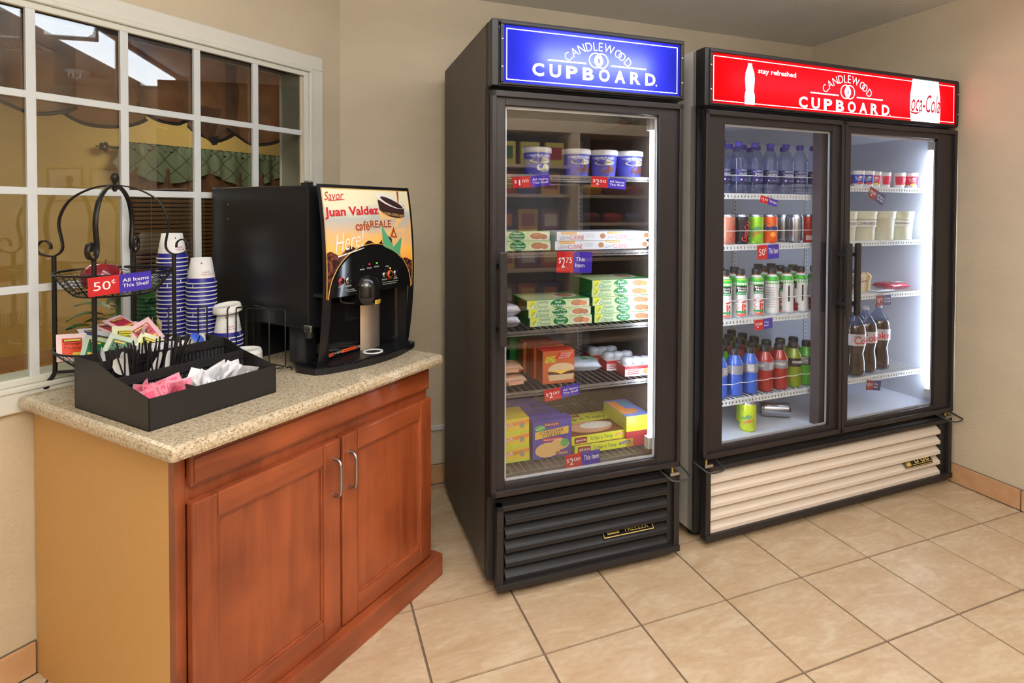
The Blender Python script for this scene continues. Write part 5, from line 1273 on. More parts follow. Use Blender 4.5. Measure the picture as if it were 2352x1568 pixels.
for i, (x, cs) in enumerate(colm):
    for r_, c in enumerate(cs):
        if i > 4 and r_ > 1: continue
        SP[c](RW(x-.030, .170+.0775*r_+.0, sz, .8*i+.5*r_+2.2)@Matrix.Scale(1.05, 4, (0, 0, 1)), '%s sports drink, %s from left, %s row, fourth left shelf' % (c, ORD[i], ORD[r_]), 'sports drink', SG)
# floor of the cooler
kme = can(LIMEY, a_mello)
kme(RW(.352, .135, .374, -.75), 'lime yellow soda can standing in front on the cooler floor', 'drink can', 'cans on the cooler floor')
kme(RW(.405, .215, .374, -.5), 'lime yellow soda can standing behind the other on the cooler floor', 'drink can', 'cans on the cooler floor')
CANS['silver cola'](RW(.590, .215, .374+.0345)@Rz(-2.13)@Rx(pi/2)@T(0, 0, -.06), 'silver can lying on its side on the cooler floor', 'drink can', 'cans on the cooler floor')
# right side
def yog(cn):
    def f():
        root = root_of('yogurt_cup'); b = MB(); b.lathe([(.0235, 0), (.030, .070), (.031, .072), (.031, .076)], JW, 18, cap=False)
        r = .0275; c = M('yogurt_'+cn, (60, 66, 170) if cn == 'blue' else (206, 46, 76), .35); b2 = lambda x0, x1, z0, z1, m, o: cpatch(b, .0235+.0065*z0/.07, x0, x1, z0, z1, m, o, r2=.0235+.0065*z1/.07)
        b2(-.045, .045, .016, .058, c, .0005); cell(b, .0282, 0, .046, .016, .006, JW, .0010); b.txt('Yoplait', -.013, .013, .0435, .0485, -.0018, M('navy_ink', (60, 60, 90)), fn=wrap(.0282), shear=.2)
        b.txt('Light' if cn == 'blue' else 'Original', -.014, .014, .028, .039, -.0014, INKW(), fn=wrap(.0275), shear=.3); cell(b, .0262, .004, .018, .012, .006, APP if cn == 'blue' else M('banana', (236, 210, 90)), .0014)
        b.build('cup', root); b = MB(); b.lathe([(.0315, .0755), (.0315, .0775), (0, .0785)], STEEL, 18, cap=False); b.build('foil_lid', root); return root
    return Kind(f)
yb, yr = yog('blue'), yog('red'); yz = 1.4365
for i, (k, x, y, a) in enumerate(((yb, 1.035, .165, -.7), (yb, 1.100, .165, -.8), (yr, 1.175, .185, -.8), (yr, 1.265, .20, .6), (yr, 1.350, .185, .3), (yr, 1.415, .165, -.8), (yr, 1.30, .27, .4), (yr, 1.10, .25, .4))):
    k(RW(x, y, yz, a), '%s yogurt cup, %s' % ('blue and white' if k is yb else 'red and white', ORD[i]+' from left in front, top right shelf' if i < 6 else ('in the second row behind the fifth cup' if i == 6 else 'in the second row behind the second cup')), 'yogurt cup', 'yogurt cups on the top right shelf')
PAIL = M('pail_cream', (214, 214, 190), .4)
def pail(word):
    def f():
        b = MB(); b.lathe([(.054, 0), (.060, .10), (.063, .102), (.064, .112), (.063, .116), (.066, .132), (.067, .140), (.065, .1405), (.060, .104)], PAIL, 26); cpatch(b, .0615, -.055, .055, .066, .096, M('label_paper', (232, 232, 224), .6), .0006, r2=.0618)
        b.txt(word, -.048, .048, .074, .088, -.0022, INK(), shear=.2, fn=wrap(.0615)); return b.build('cream_pail')
    return Kind(f)
p1, p2 = pail('COMPLIMENTARY'), pail('Complimentary')
for i, (k, x, a) in enumerate(((p1, .965, 0), (p1, 1.098, -.35), (p2, 1.231, 2.0), (p2, 1.365, -.75))):
    k(RW(x, .19, 1.1805, a), 'cream plastic pail, %s on the second right shelf' % ('mostly hidden behind the door edge', 'second from the door edge', 'third from the door edge, no label showing', 'nearest the lamp, labelled Complimentary')[i], 'pail', 'cream pails on the second right shelf')
COLA = M('dark_cola', (52, 36, 34), .08, coat=.9, var=.05); PET = glassy('cola_bottle_neck', (214, 224, 240), ior=1.5, opac=.12, body=(160, 170, 205))
def cola():
    root = root_of('cola_bottle'); b = MB()
    b.lathe([(.034, 0), (.048, .006), (.052, .03), (.050, .07), (.0445, .105), (.0445, .112), (.0525, .150), (.0535, .215), (.050, .238), (.046, .246)], COLA, 24); b.lathe([(.046, .246), (.034, .270), (.020, .288), (.0135, .300), (.013, .312)], PET, 24, cap=False); b.build('bottle', root)
    b = MB(); b.lathe([(.0535, .150), (.0545, .205)], M('cola_label', (200, 198, 204), .3, .2), 24, cap=False); r = .0545
    b.txt('Coke', -.046, .052, .158, .192, -.0006, M('script_red', (206, 50, 60), .4), bold=.01, fn=wrap(r)); b.txt('diet', -.046, -.016, .190, .200, -.0006, INK(), fn=wrap(r)); b.build('label', root)
    b = MB(); b.lathe([(.0165, .304), (.0165, .322), (0, .323)], M('cap_silver', (188, 194, 204), .35), 18, cap=False); b.build('cap', root); return root
kco = Kind(cola)
for i, (x, y, a) in enumerate(((1.022, .165, .0), (1.125, .185, -.35), (1.245, .205, -.85), (1.13, .31, .0), (1.24, .33, .2))):
    kco(RW(x, y, .535, a), 'two litre diet cola bottle, %s' % ('leftmost in front, half hidden by the door edge', 'middle of the front row', 'rightmost of the front row', 'back row, behind the middle one', 'back row, behind the right one')[i], 'cola bottle', 'large cola bottles on the fourth right shelf')
def bread():
    root = root_of('bread_bag'); BC = M('bread_crumb', (214, 190, 150), .7); BG = glassy('bread_film', (226, 230, 246), ior=1.6, opac=.22, body=(130, 140, 200), rough=.08)
    for k in range(7):
        b = MB(); x = -.06+.02*k; b.prism([(.006, 0), (.088, 0), (.092, .05), (.098, .078), (.08, .094), (.014, .094), (-.004, .078), (.002, .05)], x, x+.017, BC, 'x'); b.build('slice', root)
    blob('bag', .165, .115, .104, BG, 4, lambda b: b.add([(-.05, .02, .103), (.05, .02, .103), (.05, .09, .105), (-.05, .09, .105)], [(0, 1, 2, 3)], M('bread_blue', (50, 60, 160), .3)))().parent = root
    root.children[-1].location = (0, -.010, -.001)
    return root
put(bread(), RW(1.085, .175, .926, .25), 'loaf of bread in a blue printed clear bag on the third right shelf', 'bread')
REDP = M('meat_pack_red', (176, 46, 66), .2, var=.3, scale=30, coat=.7)
Kind(blob('meat_pack', .155, .11, .034, REDP, 11, lambda b: b.add([(-.0, .02, .035), (.06, .02, .035), (.06, .06, .035), (.0, .06, .035)], [(0, 1, 2, 3)], WC)))(RW(1.355, .17, .926, -.05), 'red film pack of meat on the third right shelf', 'food pack')
Kind(blob('cheese_pack', .16, .05, .012, WRAP, 12))(RW(1.21, .135, .926, .1), 'flat white packet lying beside the bread loaf', 'food pack')
for x, z, y, w_, h, tilt, cents, pr, wd, s_, sk in ((.395, 1.388, .119, .098, .030, -.22, False, '150', ('This Item',), 'under the water bottles', .4), (.375, 1.172, .117, .122, .062, .04, True, '50', ('This Item',), 'under the cans', 0), (.365, .850, .117, .10, .044, .06, False, '200', ('This', 'Item'), 'under the juice bottles', 0),
        (1.055, 1.438, .110, .108, .052, -.42, False, '200', ('All Items', 'This Shelf'), 'under the yogurt cups', 0), (1.105, .918, .112, .100, .048, .0, False, '175', ('All Items', 'This Shelf'), 'under the bread loaf', 0), (1.050, .520, .112, .098, .046, -.16, False, '150', ('This', 'Item'), 'under the large cola bottles', 0)):
    price_tag(RW(x, y, z)@Ry(-tilt), 'red and blue %s tag %s in the drink cooler' % (pr+' cent' if cents else pr[0]+'.'+pr[1:]+' dollar', s_), w_, h, cents, pr, wd, group='price tags', dull=(x > 1))
# wire fronts that keep the drinks from tipping
for z, x0, x1, y in ((1.47, .045, .735, .135), (1.235, .045, .735, .135), (.94, .045, .735, .135), (.585, .045, .735, .135)):
    b = MB(); n = 8; pts = []
    for k in range(n):
        c = x0+(x1-x0)*(k+.5)/n; w_ = (x1-x0)/n
        pts += [(c-w_*.5+w_*t, .135-.012*sin(pi*t), z) for t in (0, .2, .4, .6, .8)]
    b.tube(pts+[(x1, .135, z)], .0016, WSH, 5); b.build('retainer_wire', fr)

# ------------------------------------------------------------------ things on the counter (CW2: window-wall frame, v = distance from the wall)
CV = lambda u, v, z=0, a=0: CT@T(u, -v, CTZ+z)@Rz(a)
# condiment organiser
og = thing('condiment_organizer', 'black stepped plastic condiment organizer at the front left of the countertop', 'organizer', CV(-.968, .612))
OM = M('organizer_plastic', (32, 30, 31), .48, var=.12, scale=400); W2 = .168; TH = .003
# local: x -W2..W2, y 0 (front) .. .342 (back), z up
side = [(0, 0), (.342, 0), (.342, .131), (.246, .131), (.232, .130), (.215, .127), (.150, .105), (.0, .076)]
b = MB()
b.box(-W2, W2, 0, TH, 0, .076, OM); b.box(-W2, W2, .342-TH, .342, 0, .131, OM); b.box(-W2, W2, 0, .342, 0, TH, OM)
b.build('tray', og)
for s in (-1, 1):
    m = MB(); x = s*W2; m.prism(side, min(x, x-s*TH), max(x, x-s*TH), OM, 'x'); m.build('side_panel', og)
for y, z in ((.140, .104), (.232, .130)):
    m = MB(); m.box(-W2+TH, W2-TH, y, y+TH, TH, z, OM); m.box(-W2+TH, W2-TH, y-.008, y, z-.022, z-.019, OM); m.build('divider', og)
for y0, y1, x, z in ((.003, .140, -.050, .072), (.143, .232, .020, .10), (.235, .339, -.06, .12)):
    m = MB(); m.box(x, x+TH, y0, y1, TH, z, OM); m.build('cross_divider', og)
RB = M('organizer_rib', (60, 62, 66), .3)
for y, z0, z1 in ((.140, .03, .078), (.232, .05, .104)):
    m = MB()
    for k in range(30):
        x = -W2+.012+k*.0108; m.box(x, x+.0032, y-.006, y, z0, z1, RB, skip='k')
    o = m.build('rib_row', og); o['kind'] = 'stuff'
def sachet(name, w_, h, m, sm, txtm=None, word='', seed=0, th=.004):
    def f():
        r = random.Random(seed); b = MB(); n = 6; up = []; dn = []
        for j in range(n+1):
            for i in range(n+1):
                x, z = i/n-.5, j/n-.5; e = max(0, (1-(2*x)**4)*(1-(2*z)**4)); wv = .0012*sin(5*x+seed)+.0012*sin(4*z+seed)
                up.append((x*w_, -th/2*e+wv, (z+.5)*h)); dn.append((x*w_, th/2*e+wv+.0002, (z+.5)*h))
        N = (n+1)**2; fm = []; fs = []
        for j in range(n):
            for i in range(n):
                a = j*(n+1)+i; q = [(a, a+1, a+n+2, a+n+1), (N+a+n+1, N+a+n+2, N+a+1, N+a)]
                (fs if (i in (0, n-1) or j in (0, n-1)) else fm).extend(q)
        b.add(up+dn, fm, m, True); b.add(up+dn, fs, sm, True)
        if word:
            fn = lambda X, Z, y: (X, -th/2-.0009, Z)
            b.rect(-w_*.30, w_*.30, h*.70, h*.80, -th/2-.0006, M('ink_dark_green', (40, 50, 30), .5)); b.rect(-w_*.27, w_*.27, h*.72, h*.78, -th/2-.0009, M('sachet_gold', (226, 196, 70), .4))
            for i, t in enumerate(word.split()): b.txt(t, -w_*.27, w_*.27, h*(.56-.16*i), h*(.67-.16*i), 0, txtm, fn=fn)
            b.rect(-w_*.30, w_*.30, h*.20, h*.30, -th/2-.0006, M('sachet_gold', (226, 196, 70), .4))
        return b.build(name)
    return Kind(f)
rnd = random.Random(21)
PINK = M('pink_paper', (236, 106, 140), .6, var=.08); PINK2 = M('pink_paper_edge', (240, 150, 170), .6); WPAP = M('white_paper', (232, 232, 236), .6, var=.03)
kpk = sachet('pink_sweetener_packet', .064, .040, PINK, PINK2, seed=1, th=.003)
for i in range(16):
    a = rnd.uniform(-1.2, 1.2); x = -1.108+.0055*i+rnd.uniform(-.004, .004); v = .545+rnd.uniform(-.03, .03)
    kpk(CV(x, v, .040+.003*(i % 5), a)@Rx(rnd.uniform(-.5, .3))@Ry(rnd.uniform(-.5, .5)), 'pink sweetener packet in the organizer, %s from the left' % nth(i+1), 'sweetener packet', 'pink sweetener packets')
kwp = sachet('sugar_packet', .066, .045, WPAP, WPAP, seed=2, th=.004)
def sug():
    b = MB(); o = kwp.make(); return o
for i in range(18):
    a = rnd.uniform(-1.0, 1.0); x = -.995+.0085*i+rnd.uniform(-.006, .006)*1; v = .545+rnd.uniform(-.035, .03)
    kwp(CV(x, v, .036+.004*(i % 5), a)@Rx(rnd.uniform(-.7, .5))@Ry(rnd.uniform(-.6, .6)), 'white sugar packet in the front bin of the organizer, %s from the left' % nth(i+1), 'sugar packet', 'white sugar packets')
for i in range(9):
    x = -.985+.010*i; kwp(CV(x, .318+rnd.uniform(-.02, .02), .088+rnd.uniform(0, .012), rnd.uniform(-1.2, 1.2))@Rx(rnd.uniform(-1.0, .9)), 'white packet in the rear bin of the organizer, %s from the left' % nth(i+1), 'sugar packet', 'white packets in the rear bin')
STIR = M('stirrer_black', (26, 24, 26), .35)
b = MB(); b.cyl((0, 0, 0), (0, 0, .150), .0019, STIR, 6); st = b.build('coffee_stirrer')
kst = Kind(lambda: st)
for i in range(58):
    x = -1.100+.0024*i+rnd.uniform(-.008, .008); v = .425+rnd.uniform(-.028, .028)
    kst(CV(x, v, .012+.014*((i*7) % 5)/4)@Ry((x+1.04)*2.6+rnd.uniform(-.16, .16))@Rx(rnd.uniform(-.25, .25)), 'thin black coffee stirrer in the bundle standing in the organizer', 'stirrer', 'black coffee stirrers')
def knife():
    b = MB(); b.prism([(-.005, 0), (.005, 0), (.006, .05), (.0085, .075), (.0095, .115), (.006, .134), (0, .139), (-.006, .134), (-.0095, .11), (-.0085, .075), (-.006, .05)], -.0008, .0008, WHITE(), 'y'); return b.build('plastic_knife')
kkn = Kind(knife)
for x, v, ry, rx, rz, s_ in ((-1.03, .445, .40, -.1, .2, 'leaning right, tallest and widest seen'), (-1.055, .440, .42, .05, .5, 'second, among the stirrers'), (-1.075, .435, .48, .1, .3, 'third, mostly behind stirrers')):
    kkn(CV(x, v, .008, rz)@Ry(ry)@Rx(rx), 'white plastic knife %s in the organizer' % s_, 'knife', 'plastic knives')
def spoon():
    b = MB(); n = 10; v = []; f = []
    for j in range(n+1):
        t = j/n; z = t*.14; wd = .004 if t < .6 else .004+.014*sin(pi*(t-.6)/.4)**.7; dp = 0 if t < .6 else .006*sin(pi*(t-.6)/.4)
        v += [(-wd, 0, z), (0, dp, z), (wd, 0, z)]
    for j in range(n): a = 3*j; f += [(a, a+1, a+4, a+3), (a+1, a+2, a+5, a+4)]
    b.add(v, f, WHITE(), True); return b.build('plastic_spoon')
ksp = Kind(spoon)
ksp(CV(-1.04, .435, .030, -.3)@Ry(-.6)@Rx(.2), 'white plastic spoon leaning left over the low side of the organizer', 'spoon', 'plastic spoons')
ksp(CV(-1.055, .40, .012, .4)@Ry(-.2)@Rx(-.1), 'white plastic spoon poking out behind the stirrers', 'spoon', 'plastic spoons')
ksp(CV(-1.085, .335, .02, .9)@Ry(-.12)@Rx(-.1), 'white plastic spoon at the far left corner of the organizer', 'spoon', 'plastic spoons')
# creamer cups behind the organiser's back bin
def creamer(c):
    def f():
        root = root_of('creamer_cup'); b = MB(); b.lathe([(.013, 0), (.018, .026), (.0205, .028)], WHITE(), 16); b.build('cup', root)
        b = MB(); b.lathe([(.021, .0283), (.019, .030), (0, .0315)], c, 16, cap=False); b.build('lid', root); return root
    return Kind(f)
creamer(M('creamer_blue', (62, 96, 206), .3))(CV(-.862, .318, .112, .4)@Rx(.7), 'blue lidded creamer cup lying at the right end of the rear bin', 'creamer', 'creamer cups')
cr2 = creamer(M('creamer_white', (228, 228, 226), .35))
cr2(CV(-.905, .312, .104)@Rx(1.1)@Ry(.4), 'white creamer cup left of the blue one', 'creamer', 'creamer cups'); cr2(CV(-.825, .305, .104)@Rx(-.5), 'white creamer cup right of the blue one', 'creamer', 'creamer cups')

# two-tier wire basket stand
CX, CY, RR, PH = -.972, .130, .150, -2.378
bs = thing('basket_stand', 'black wrought iron stand with scroll posts carrying two wire baskets', 'basket stand', CV(CX, CY))
S = lambda r, a, z: (r*cos(a), -r*sin(a), z)
for k in range(4):
    a = PH+k*pi/2; b = MB()
    b.tube([S(RR+.024, a, .006), S(RR+.020, a, .016), S(RR+.008, a, .030), S(RR+.001, a, .044), S(RR, a, .07), S(RR, a, .377)], .0058, WIRE(), 8)
    b.lathe([(.013, 0), (.014, .004), (.013, .011), (.007, .014)], WIRE(), 12, S(RR+.026, a, 0)); b.build('post', bs)
    b = MB(); arc = [(.157, .398), (.158, .412), (.169, .422), (.182, .418), (.190, .404), (.188, .392), (.178, .383), (.163, .3785), (.150, .378), (.136, .386), (.1290, .400), (.130, .420), (.1355, .450), (.1375, .470), (.134, .492), (.125, .515), (.112, .536), (.092, .554), (.065, .569), (.035, .579), (.0, .583)]
    P = [Vector(S(r, a, z)) for r, z in arc]; Q = []
    for i in range(len(P)-1):
        for t in (0, .5):
            p0 = P[max(0, i-1)]; p1 = P[i]; p2 = P[i+1]; p3 = P[min(len(P)-1, i+2)]
            Q.append(.5*((2*p1)+(-p0+p2)*t+(2*p0-5*p1+4*p2-p3)*t*t+(-p0+3*p1-3*p2+p3)*t**3))
    Q.append(P[-1]); tang = Vector((sin(a), cos(a), 0))
    b.tube(Q, .004, WIRE(), 4, flat=(.0085, .0028), up=tang); b.build('scroll_arm', bs)
b = MB(); b.lathe([(.004, -.018), (.007, -.010), (.006, -.002), (.004, .004), (.006, .010), (.010, .018), (.0105, .026), (.007, .034), (0, .037)], WIRE(), 14, (0, 0, .582)); b.build('finial', bs)
b = MB()
for k in (0, 1): a = PH+k*pi/2; b.tube([S(RR, a, .045), S(0, a, .042), S(RR, a+pi, .045)], .0045, WIRE(), 6)
b.build('foot_brace', bs)
def basket(zr, zb, r0, r1):
    root = MB(); root.tube([S(r0, t*pi/24, zr) for t in range(48)], .0036, WIRE(), 6, closed=True); root.tube([S(r1, t*pi/18, zb) for t in range(36)], .003, WIRE(), 5, closed=True)
    o = root.build('wire_basket', bs)
    m = MB()
    for k in range(1, 7):
        t = k/7; r = r1+(r0-r1)*t**.8; z = zb+(zr-zb)*t; n = 96
        m.tube([S(r, 2*pi*i/n, z+(.0028 if i % 2 else -.0028)) for i in range(n)], .0011, WIRE(), 3, closed=True)
    for k in range(10): a = 2*pi*k/10+.2; m.tube([S(r1+(r0-r1)*t**.8, a, zb+(zr-zb)*t) for t in (0, .25, .5, .75, 1)], .0018, WIRE(), 4)
    for k in range(-8, 9):
        x = k*r1/8.5; h = sqrt(max(0, r1*r1-x*x)); n = max(4, int(h/.006)); m.tube([(x, -h+2*h*i/n, zb+(.0015 if i % 2 else -.0015)) for i in range(n+1)], .0009, WIRE(), 3)
    q = m.build('wire_mesh', o); q['kind'] = 'stuff'
basket(.331, .268, .145, .098)
basket(.116, .052, .145, .075)
# apple
ap = thing('apple', 'dark red shiny apple in the upper wire basket', 'apple', CV(-1.022, .150, .273, .4)@Ry(.2)@Matrix.Scale(1.16, 4))
def apple_mat():
    m, nt, b_ = nt_new('apple_skin'); tc = nt.nodes.new('ShaderNodeTexCoord'); n = nt.nodes.new('ShaderNodeTexNoise'); n.inputs['Scale'].default_value = 14; n.inputs['Detail'].default_value = 6
    nt.links.new(tc.outputs['Object'], n.inputs['Vector']); r = ramp(nt, [(.3, (96, 14, 26)), (.6, (150, 26, 36)), (.8, (180, 70, 50))]); nt.links.new(n.outputs['Fac'], r.inputs[0]); nt.links.new(r.outputs[0], b_.inputs['Base Color']); b_.inputs['Roughness'].default_value = .16; b_.inputs['Coat Weight'].default_value = .5
    return m
b = MB(); v = []; f = []; n1, n2 = 28, 16
for j in range(n2+1):
    th = pi*j/n2
    for i in range(n1):
        ph = 2*pi*i/n1; rr = .044*(1+.06*cos(5*ph)*(1-cos(th))/2*1.0); r = rr*sin(th)*(1+.10*cos(th)); z = .040-.040*cos(th)*1.0
        dip = .012*math.exp(-(sin(th)/.35)**2); z += dip if th < pi/2 else -dip*1.4; v.append((r*cos(ph), r*sin(ph), z))
for j in range(n2):
    for i in range(n1): k = (i+1) % n1; f.append((j*n1+i, j*n1+k, (j+1)*n1+k, (j+1)*n1+i))
AM = apple_mat(); b.add(v, f, AM, True); b.build('fruit', ap)
b = MB(); b.tube([(0, 0, .062), (.001, 0, .074), (.004, .001, .084)], .0014, M('stem_brown', (80, 56, 36), .7), 5); b.build('stem', ap)
price_tag(CV(-1.112, .286, .333)@Rz(.0)@Ry(-.04), 'glossy red and blue 50 cent tag hanging on the upper wire basket', .155, .050, True, '50', ('All Items', 'This Shelf'), group='price tags')
# tea sachets in the lower basket
TE = {'orange': (M('sachet_orange', (226, 74, 40), .35), M('sachet_white_pink', (240, 214, 214), .4), 'Orange Spice'), 'green': (M('sachet_green', (24, 110, 62), .35), M('sachet_pale_green', (190, 206, 184), .4), 'Decaf Green'), 'yellow': (M('sachet_yellow', (206, 214, 44), .35), M('sachet_cream', (232, 232, 196), .4), 'Chamo mile'), 'pink': (M('sachet_crimson', (200, 50, 80), .35), M('sachet_blush', (236, 196, 204), .4), 'Sweet Spice'), 'blue': (M('sachet_blue', (70, 90, 160), .35), M('sachet_white_blue', (222, 226, 236), .4), 'Earl Grey')}
KT = {k: sachet('tea_bag_packet', .066, .072, a, c, INK(), wd, seed=i*3, th=.006) for i, (k, (a, c, wd)) in enumerate(TE.items())}
tea = [('orange', -1.070, .100, .088, -.1, -.35, .10, 'standing at the left rim'), ('blue', -1.015, .085, .095, -.2, .5, .45, 'behind the left post'), ('green', -1.045, .160, .088, .2, -.55, .55, 'at front left'), ('green', -1.050, .200, .070, .5, -.9, .9, 'lowest at front left'), ('green', -1.010, .185, .080, -.3, -.3, .45, 'beside the front post'), ('yellow', -.968, .170, .098, .1, -.25, .15, 'standing in the middle'),
       ('yellow', -.945, .215, .080, -.2, -.5, .55, 'front right of the standing yellow one'), ('yellow', -.955, .190, .075, .3, -.3, .75, 'lying low in the middle'), ('pink', -.920, .120, .140, .3, -1.15, -.15, 'on top of the pile'), ('pink', -.940, .100, .130, .6, -1.25, .2, 'second from the top of the pile'), ('pink', -.900, .190, .100, -.3, -.5, -.5, 'at right, facing front'),
       ('pink', -.925, .180, .095, .1, -.6, .5, 'under the pile at centre'), ('pink', -.880, .150, .090, .8, -.2, -.4, 'at the right rim, behind'), ('pink', -.965, .085, .115, -.5, -1.2, .3, 'at the back of the pile'), ('yellow', -.862, .135, .098, 1.25, .1, -.15, 'standing at the right rim'), ('blue', -.985, .070, .115, .2, -1.0, .2, 'at the back left of the pile'), ('orange', -.868, .120, .098, 1.1, .05, -.2, 'leaning on the right rim, dark side out'), ('blue', -.905, .225, .070, -.4, -.7, .9, 'lowest at front right')]
for k, u, v_, z, a, rx, ry, s_ in tea:
    KT[k](CV(u, v_, z-.004+(.014 if k == 'pink' else 0), a)@Rx(rx)@Ry(ry)@Matrix.Scale(1.08, 4), '%s tea packet in the lower basket, %s' % (k, s_), 'tea packet', 'tea bag packets')

# stacks of paper cups, upside down
CB = M('cup_blue_band', (34, 38, 140), .35); CWH = M('cup_paper', (236, 236, 236), .4, var=.01)
def cupm():
    root = root_of('paper_cup'); b = MB()
    b.lathe([(.0435, .0035), (.0405, .018)], CB, 28, cap=False); b.lathe([(.0405, .018), (.0300, .083), (.0285, .083), (.0285, .0795), (0, .0795)], CWH, 28, cap=False)
    b.lathe([(.0406, .0180), (.0405, .0188)], M('thin_red_line', (200, 120, 130), .4), 28, cap=False)
    b.add([(((.0438-(.003)*t)*sin(.5+.0*t+.03*s_)), -((.0438-(.003)*t)*cos(.5+.03*s_)), .0045+.0135*t) for t, s_ in ((0, -1), (0, 1), (1, 1), (1, -1))], [(0, 1, 2, 3)], CWH)
    b.build('cup', root)
    b = MB(); b.tube([(.0438*cos(t*pi/14), .0438*sin(t*pi/14), .0022) for t in range(28)], .0022, CWH, 5, closed=True); b.build('rim', root)
    return root
kcup = Kind(cupm)
def printed():
    o = root_of('paper_cup')
    for ch in list(kcup.o.children): dup(ch, o)
    b = MB()
    def fn(X, Z, y):   # lettering printed for a cup the right way up
        zz = .083-Z; r = .0300+(.0405-.0300)*(.083-zz)/.065+.0006; r = .0405-(zz-.018)*.1615+.0007; return (-r*sin(X/r), -r*cos(X/r), zz)
    RDI = M('script_maroon', (170, 60, 70), .5); BLI = M('logo_blue', (70, 80, 160), .5)
    b.txt('Juan Valdez', -.006, .026, .049, .056, 0, RDI, fn=fn); b.txt('cafe REALE', .0, .022, .043, .048, 0, RDI, fn=fn)
    b.txt('CANDLEWOOD', -.044, -.020, .050, .055, 0, BLI, fn=fn); b.txt('CUPBOARD', -.042, -.022, .043, .047, 0, BLI, fn=fn)
    b.add([fn(.018, .018, 0), fn(.024, .018, 0), fn(.021, .011, 0)], [(2, 1, 0)], RDI); b.add([fn(-.0125, .012, 0), fn(-.0118, .012, 0), fn(-.0118, .055, 0), fn(-.0125, .055, 0)], [(3, 2, 1, 0)], M('thin_red_line', (200, 120, 130), .4))
    b.build('print', o); return o
kpr = Kind(printed)
stacks = [(-.770, .058, 27, 'tallest', .4), (-.724, .142, 21, 'middle', .1), (-.688, .226, 8, 'shortest', -.1)]
for u, v_, n, s_, a in stacks:
    for k in range(n):
        if k == n-1: continue
        o = kcup(CV(u, v_, .0135*k, a+.9*k), 'blue banded paper cup, %s from the bottom of the %s stack' % (nth(k+1), s_), 'paper cup', 'paper cups in the %s stack' % s_)
for u, v_, n, s_, a in stacks:
    kpr(CV(u, v_, .0135*(n-1), a), 'topmost printed paper cup of the %s of the three stacks' % s_, 'paper cup', 'paper cups in the %s stack' % s_)
def lidm():
    b = MB(); b.lathe([(.0455, .0), (.0470, .002), (.0470, .006), (.0455, .008), (.0440, .016), (.0415, .018), (.0400, .013), (0, .013)], WHITE(), 28, cap=False); return b.build('sip_cover')
kli = Kind(lidm)
kli(CV(-.688, .226, .0135*7+.083)@Ry(-.16)@Matrix.Scale(.92, 4, (1, 0, 0))@Matrix.Scale(1.3, 4, (0, 0, 1)), 'white plastic coffee lid resting on top of the shortest cup stack', 'cup lid')
for k in range(11):
    kli(CV(-.702, .340, .0052*k), 'white plastic coffee lid, %s from the bottom of the lid stack' % nth(k+1), 'cup lid', 'stack of cup lids')
# wire rack round the cups and lids
rk = thing('cup_rack', 'black wire rack of tall hoops holding the cup stacks and lids', 'cup rack', CV(-.70, .26))
def hoop(u0, v0, u1, v1, h, zb=.012):
    b = MB(); p = lambda u, v, z: (u+.70, -(v-.26), z)
    b.tube([p(u0, v0, zb), p(u0, v0, h-.006), p(u0+(u1-u0)*.04, v0+(v1-v0)*.04, h-.001), p(u0+(u1-u0)*.1, v0+(v1-v0)*.1, h), p(u0+(u1-u0)*.9, v0+(v1-v0)*.9, h), p(u0+(u1-u0)*.96, v0+(v1-v0)*.96, h-.001), p(u1, v1, h-.006), p(u1, v1, zb)], .0022, WIRE(), 6)
    b.build('hoop', rk)
hoop(-.717, .268, -.640, .235, .196); hoop(-.690, .272, -.650, .270, .193); hoop(-.765, .190, -.745, .205, .200); hoop(-.660, .395, -.637, .285, .195); hoop(-.675, .30, -.635, .44, .192)
hoop(-.81, .105, -.745, .012, .195)
b = MB(); p = lambda u, v, z=.012: (u+.70, -(v-.26), z)
b.tube([p(-.80, .02), p(-.76, .19), p(-.72, .30), p(-.70, .42), p(-.65, .45)], .0022, WIRE(), 6); b.tube([p(-.71, .02), p(-.66, .19), p(-.635, .30), p(-.64, .44)], .0022, WIRE(), 6)
for u, v in ((-.80, .02), (-.645, .455), (-.66, .19)): b.tube([p(u, v, .012), p(u+.012, v+.004, .012), p(u+.016, v+.005, .010), p(u+.017, v+.006, .002)], .003, WIRE(), 6)
b.build('base_wire', rk)

# ------------------------------------------------------------------ shelf unit behind the camera, mirrored in the freezer door
UM = M('shelf_unit_paint', (206, 184, 156), .5)
su = thing('shelf_unit', 'beige open shelf unit mirrored in the freezer door glass', 'shelf unit', T(2.06, -1.0, 0))
b = MB(); b.box(-.86, .86, -.40, -.385, 0, 2.1, M('unit_back', (120, 88, 70), .7)); b.build('back_panel', su)
for x in (-.80, 0, .80): m = MB(); m.box(x-.045, x+.045, -.385, 0, 0, 2.1, UM, .003); m.build('upright', su)
for x0, x1, zs_l in ((-.755, -.045, (.12, .45, .78, 1.10, 1.43, 1.685)), (.045, .755, (.12, .45, .86, 1.18, 1.43))):
    for z in zs_l: m = MB(); m.box(x0, x1, -.385, -.004, z, z+.028, UM, .002); m.build('shelf', su)
m = MB(); m.box(-.86, .86, -.40, .004, 2.0, 2.1, UM, .003); m.build('top_rail', su)
snack = {}
def snackbox(c, c2):
    k = (c, c2)
    if k not in snack:
        def f():
            b = MB(); b.box(-.085, .085, -.05, 0, 0, .20, M('snack_%d_%d_%d' % c, c, .4)); b.box(-.06, .06, 0, .0008, .05, .16, M('snack_%d_%d_%d' % c2, c2, .4)); return b.build('pasta_box')
        snack[k] = Kind(f)
    return snack[k]
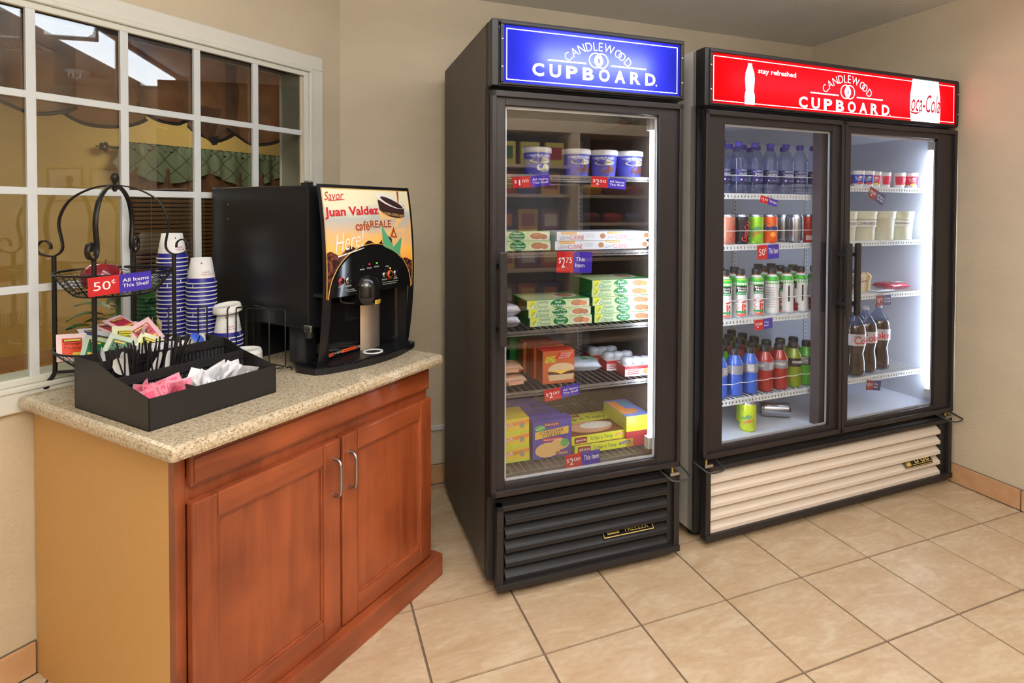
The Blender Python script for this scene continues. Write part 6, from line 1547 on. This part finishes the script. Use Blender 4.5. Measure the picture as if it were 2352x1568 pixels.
for i, (x, c, c2) in enumerate(((-.62, (206, 190, 90), (60, 110, 60)), (-.40, (206, 190, 90), (60, 60, 120)), (-.17, (206, 190, 90), (176, 46, 60)))):
    snackbox(c, c2)(T(2.06+x, -1.06, 1.7135), 'yellow pasta salad box, %s on the top shelf of the mirrored unit' % ORD[i], 'box', 'pasta boxes on the shelf unit')
cols_ = [((176, 50, 46), (226, 190, 80)), ((60, 60, 120), (206, 120, 60)), ((214, 160, 60), (150, 40, 50)), ((130, 60, 90), (220, 210, 190))]
n_ = 0
for zi, z in enumerate((1.458, 1.128, .808, .478)):
    for j in range(3):
        c, c2 = cols_[(zi+j) % 4]; o = snackbox(c, c2)(T(2.06-.62+.21*j, -1.08, z), 'snack box in the mirrored unit, left bay, %s shelf, %s along' % (ORD[zi+1], ORD[j]), 'box', 'snacks in the left bay')
for zi, z in enumerate((1.458, 1.208, .888, .478)):
    for j in range(3):
        c, c2 = cols_[(zi+j+2) % 4]
        q = Kind(blob('snack_bag', .20, .12, .09, M('bag_%d_%d_%d' % c, c, .3, coat=.5), zi*3+j))(T(2.06+.18+.22*j, -1.16, z), 'snack bag in the mirrored unit, right bay, %s shelf, %s along' % (ORD[zi], ORD[j]), 'snack bag', 'snacks in the right bay')
fn_ = thing('artificial_fern', 'dark green fern on top of the mirrored shelf unit', 'plant', T(2.62, -1.15, 2.1))
rnd = random.Random(5)
b = MB(); b.lathe([(.05, 0), (.07, .06)], POT, 14); b.build('pot', fn_)
for k in range(26):
    a = rnd.uniform(0, 2*pi); L = rnd.uniform(.12, .24); pts = [Vector((cos(a)*L*t, sin(a)*L*t, .06+.10*sin(pi*t*.7)-.04*t)) for t in (0, .3, .6, 1)]; sd = Vector((-sin(a), cos(a), 0)); m = MB(); v = []
    for t, p_ in enumerate(pts): wd = (.008, .022, .018, .002)[t]; v += [p_-sd*wd, p_+sd*wd]
    m.add(v, [(2*i, 2*i+1, 2*i+3, 2*i+2) for i in range(3)], LEAF); m.build('frond', fn_)
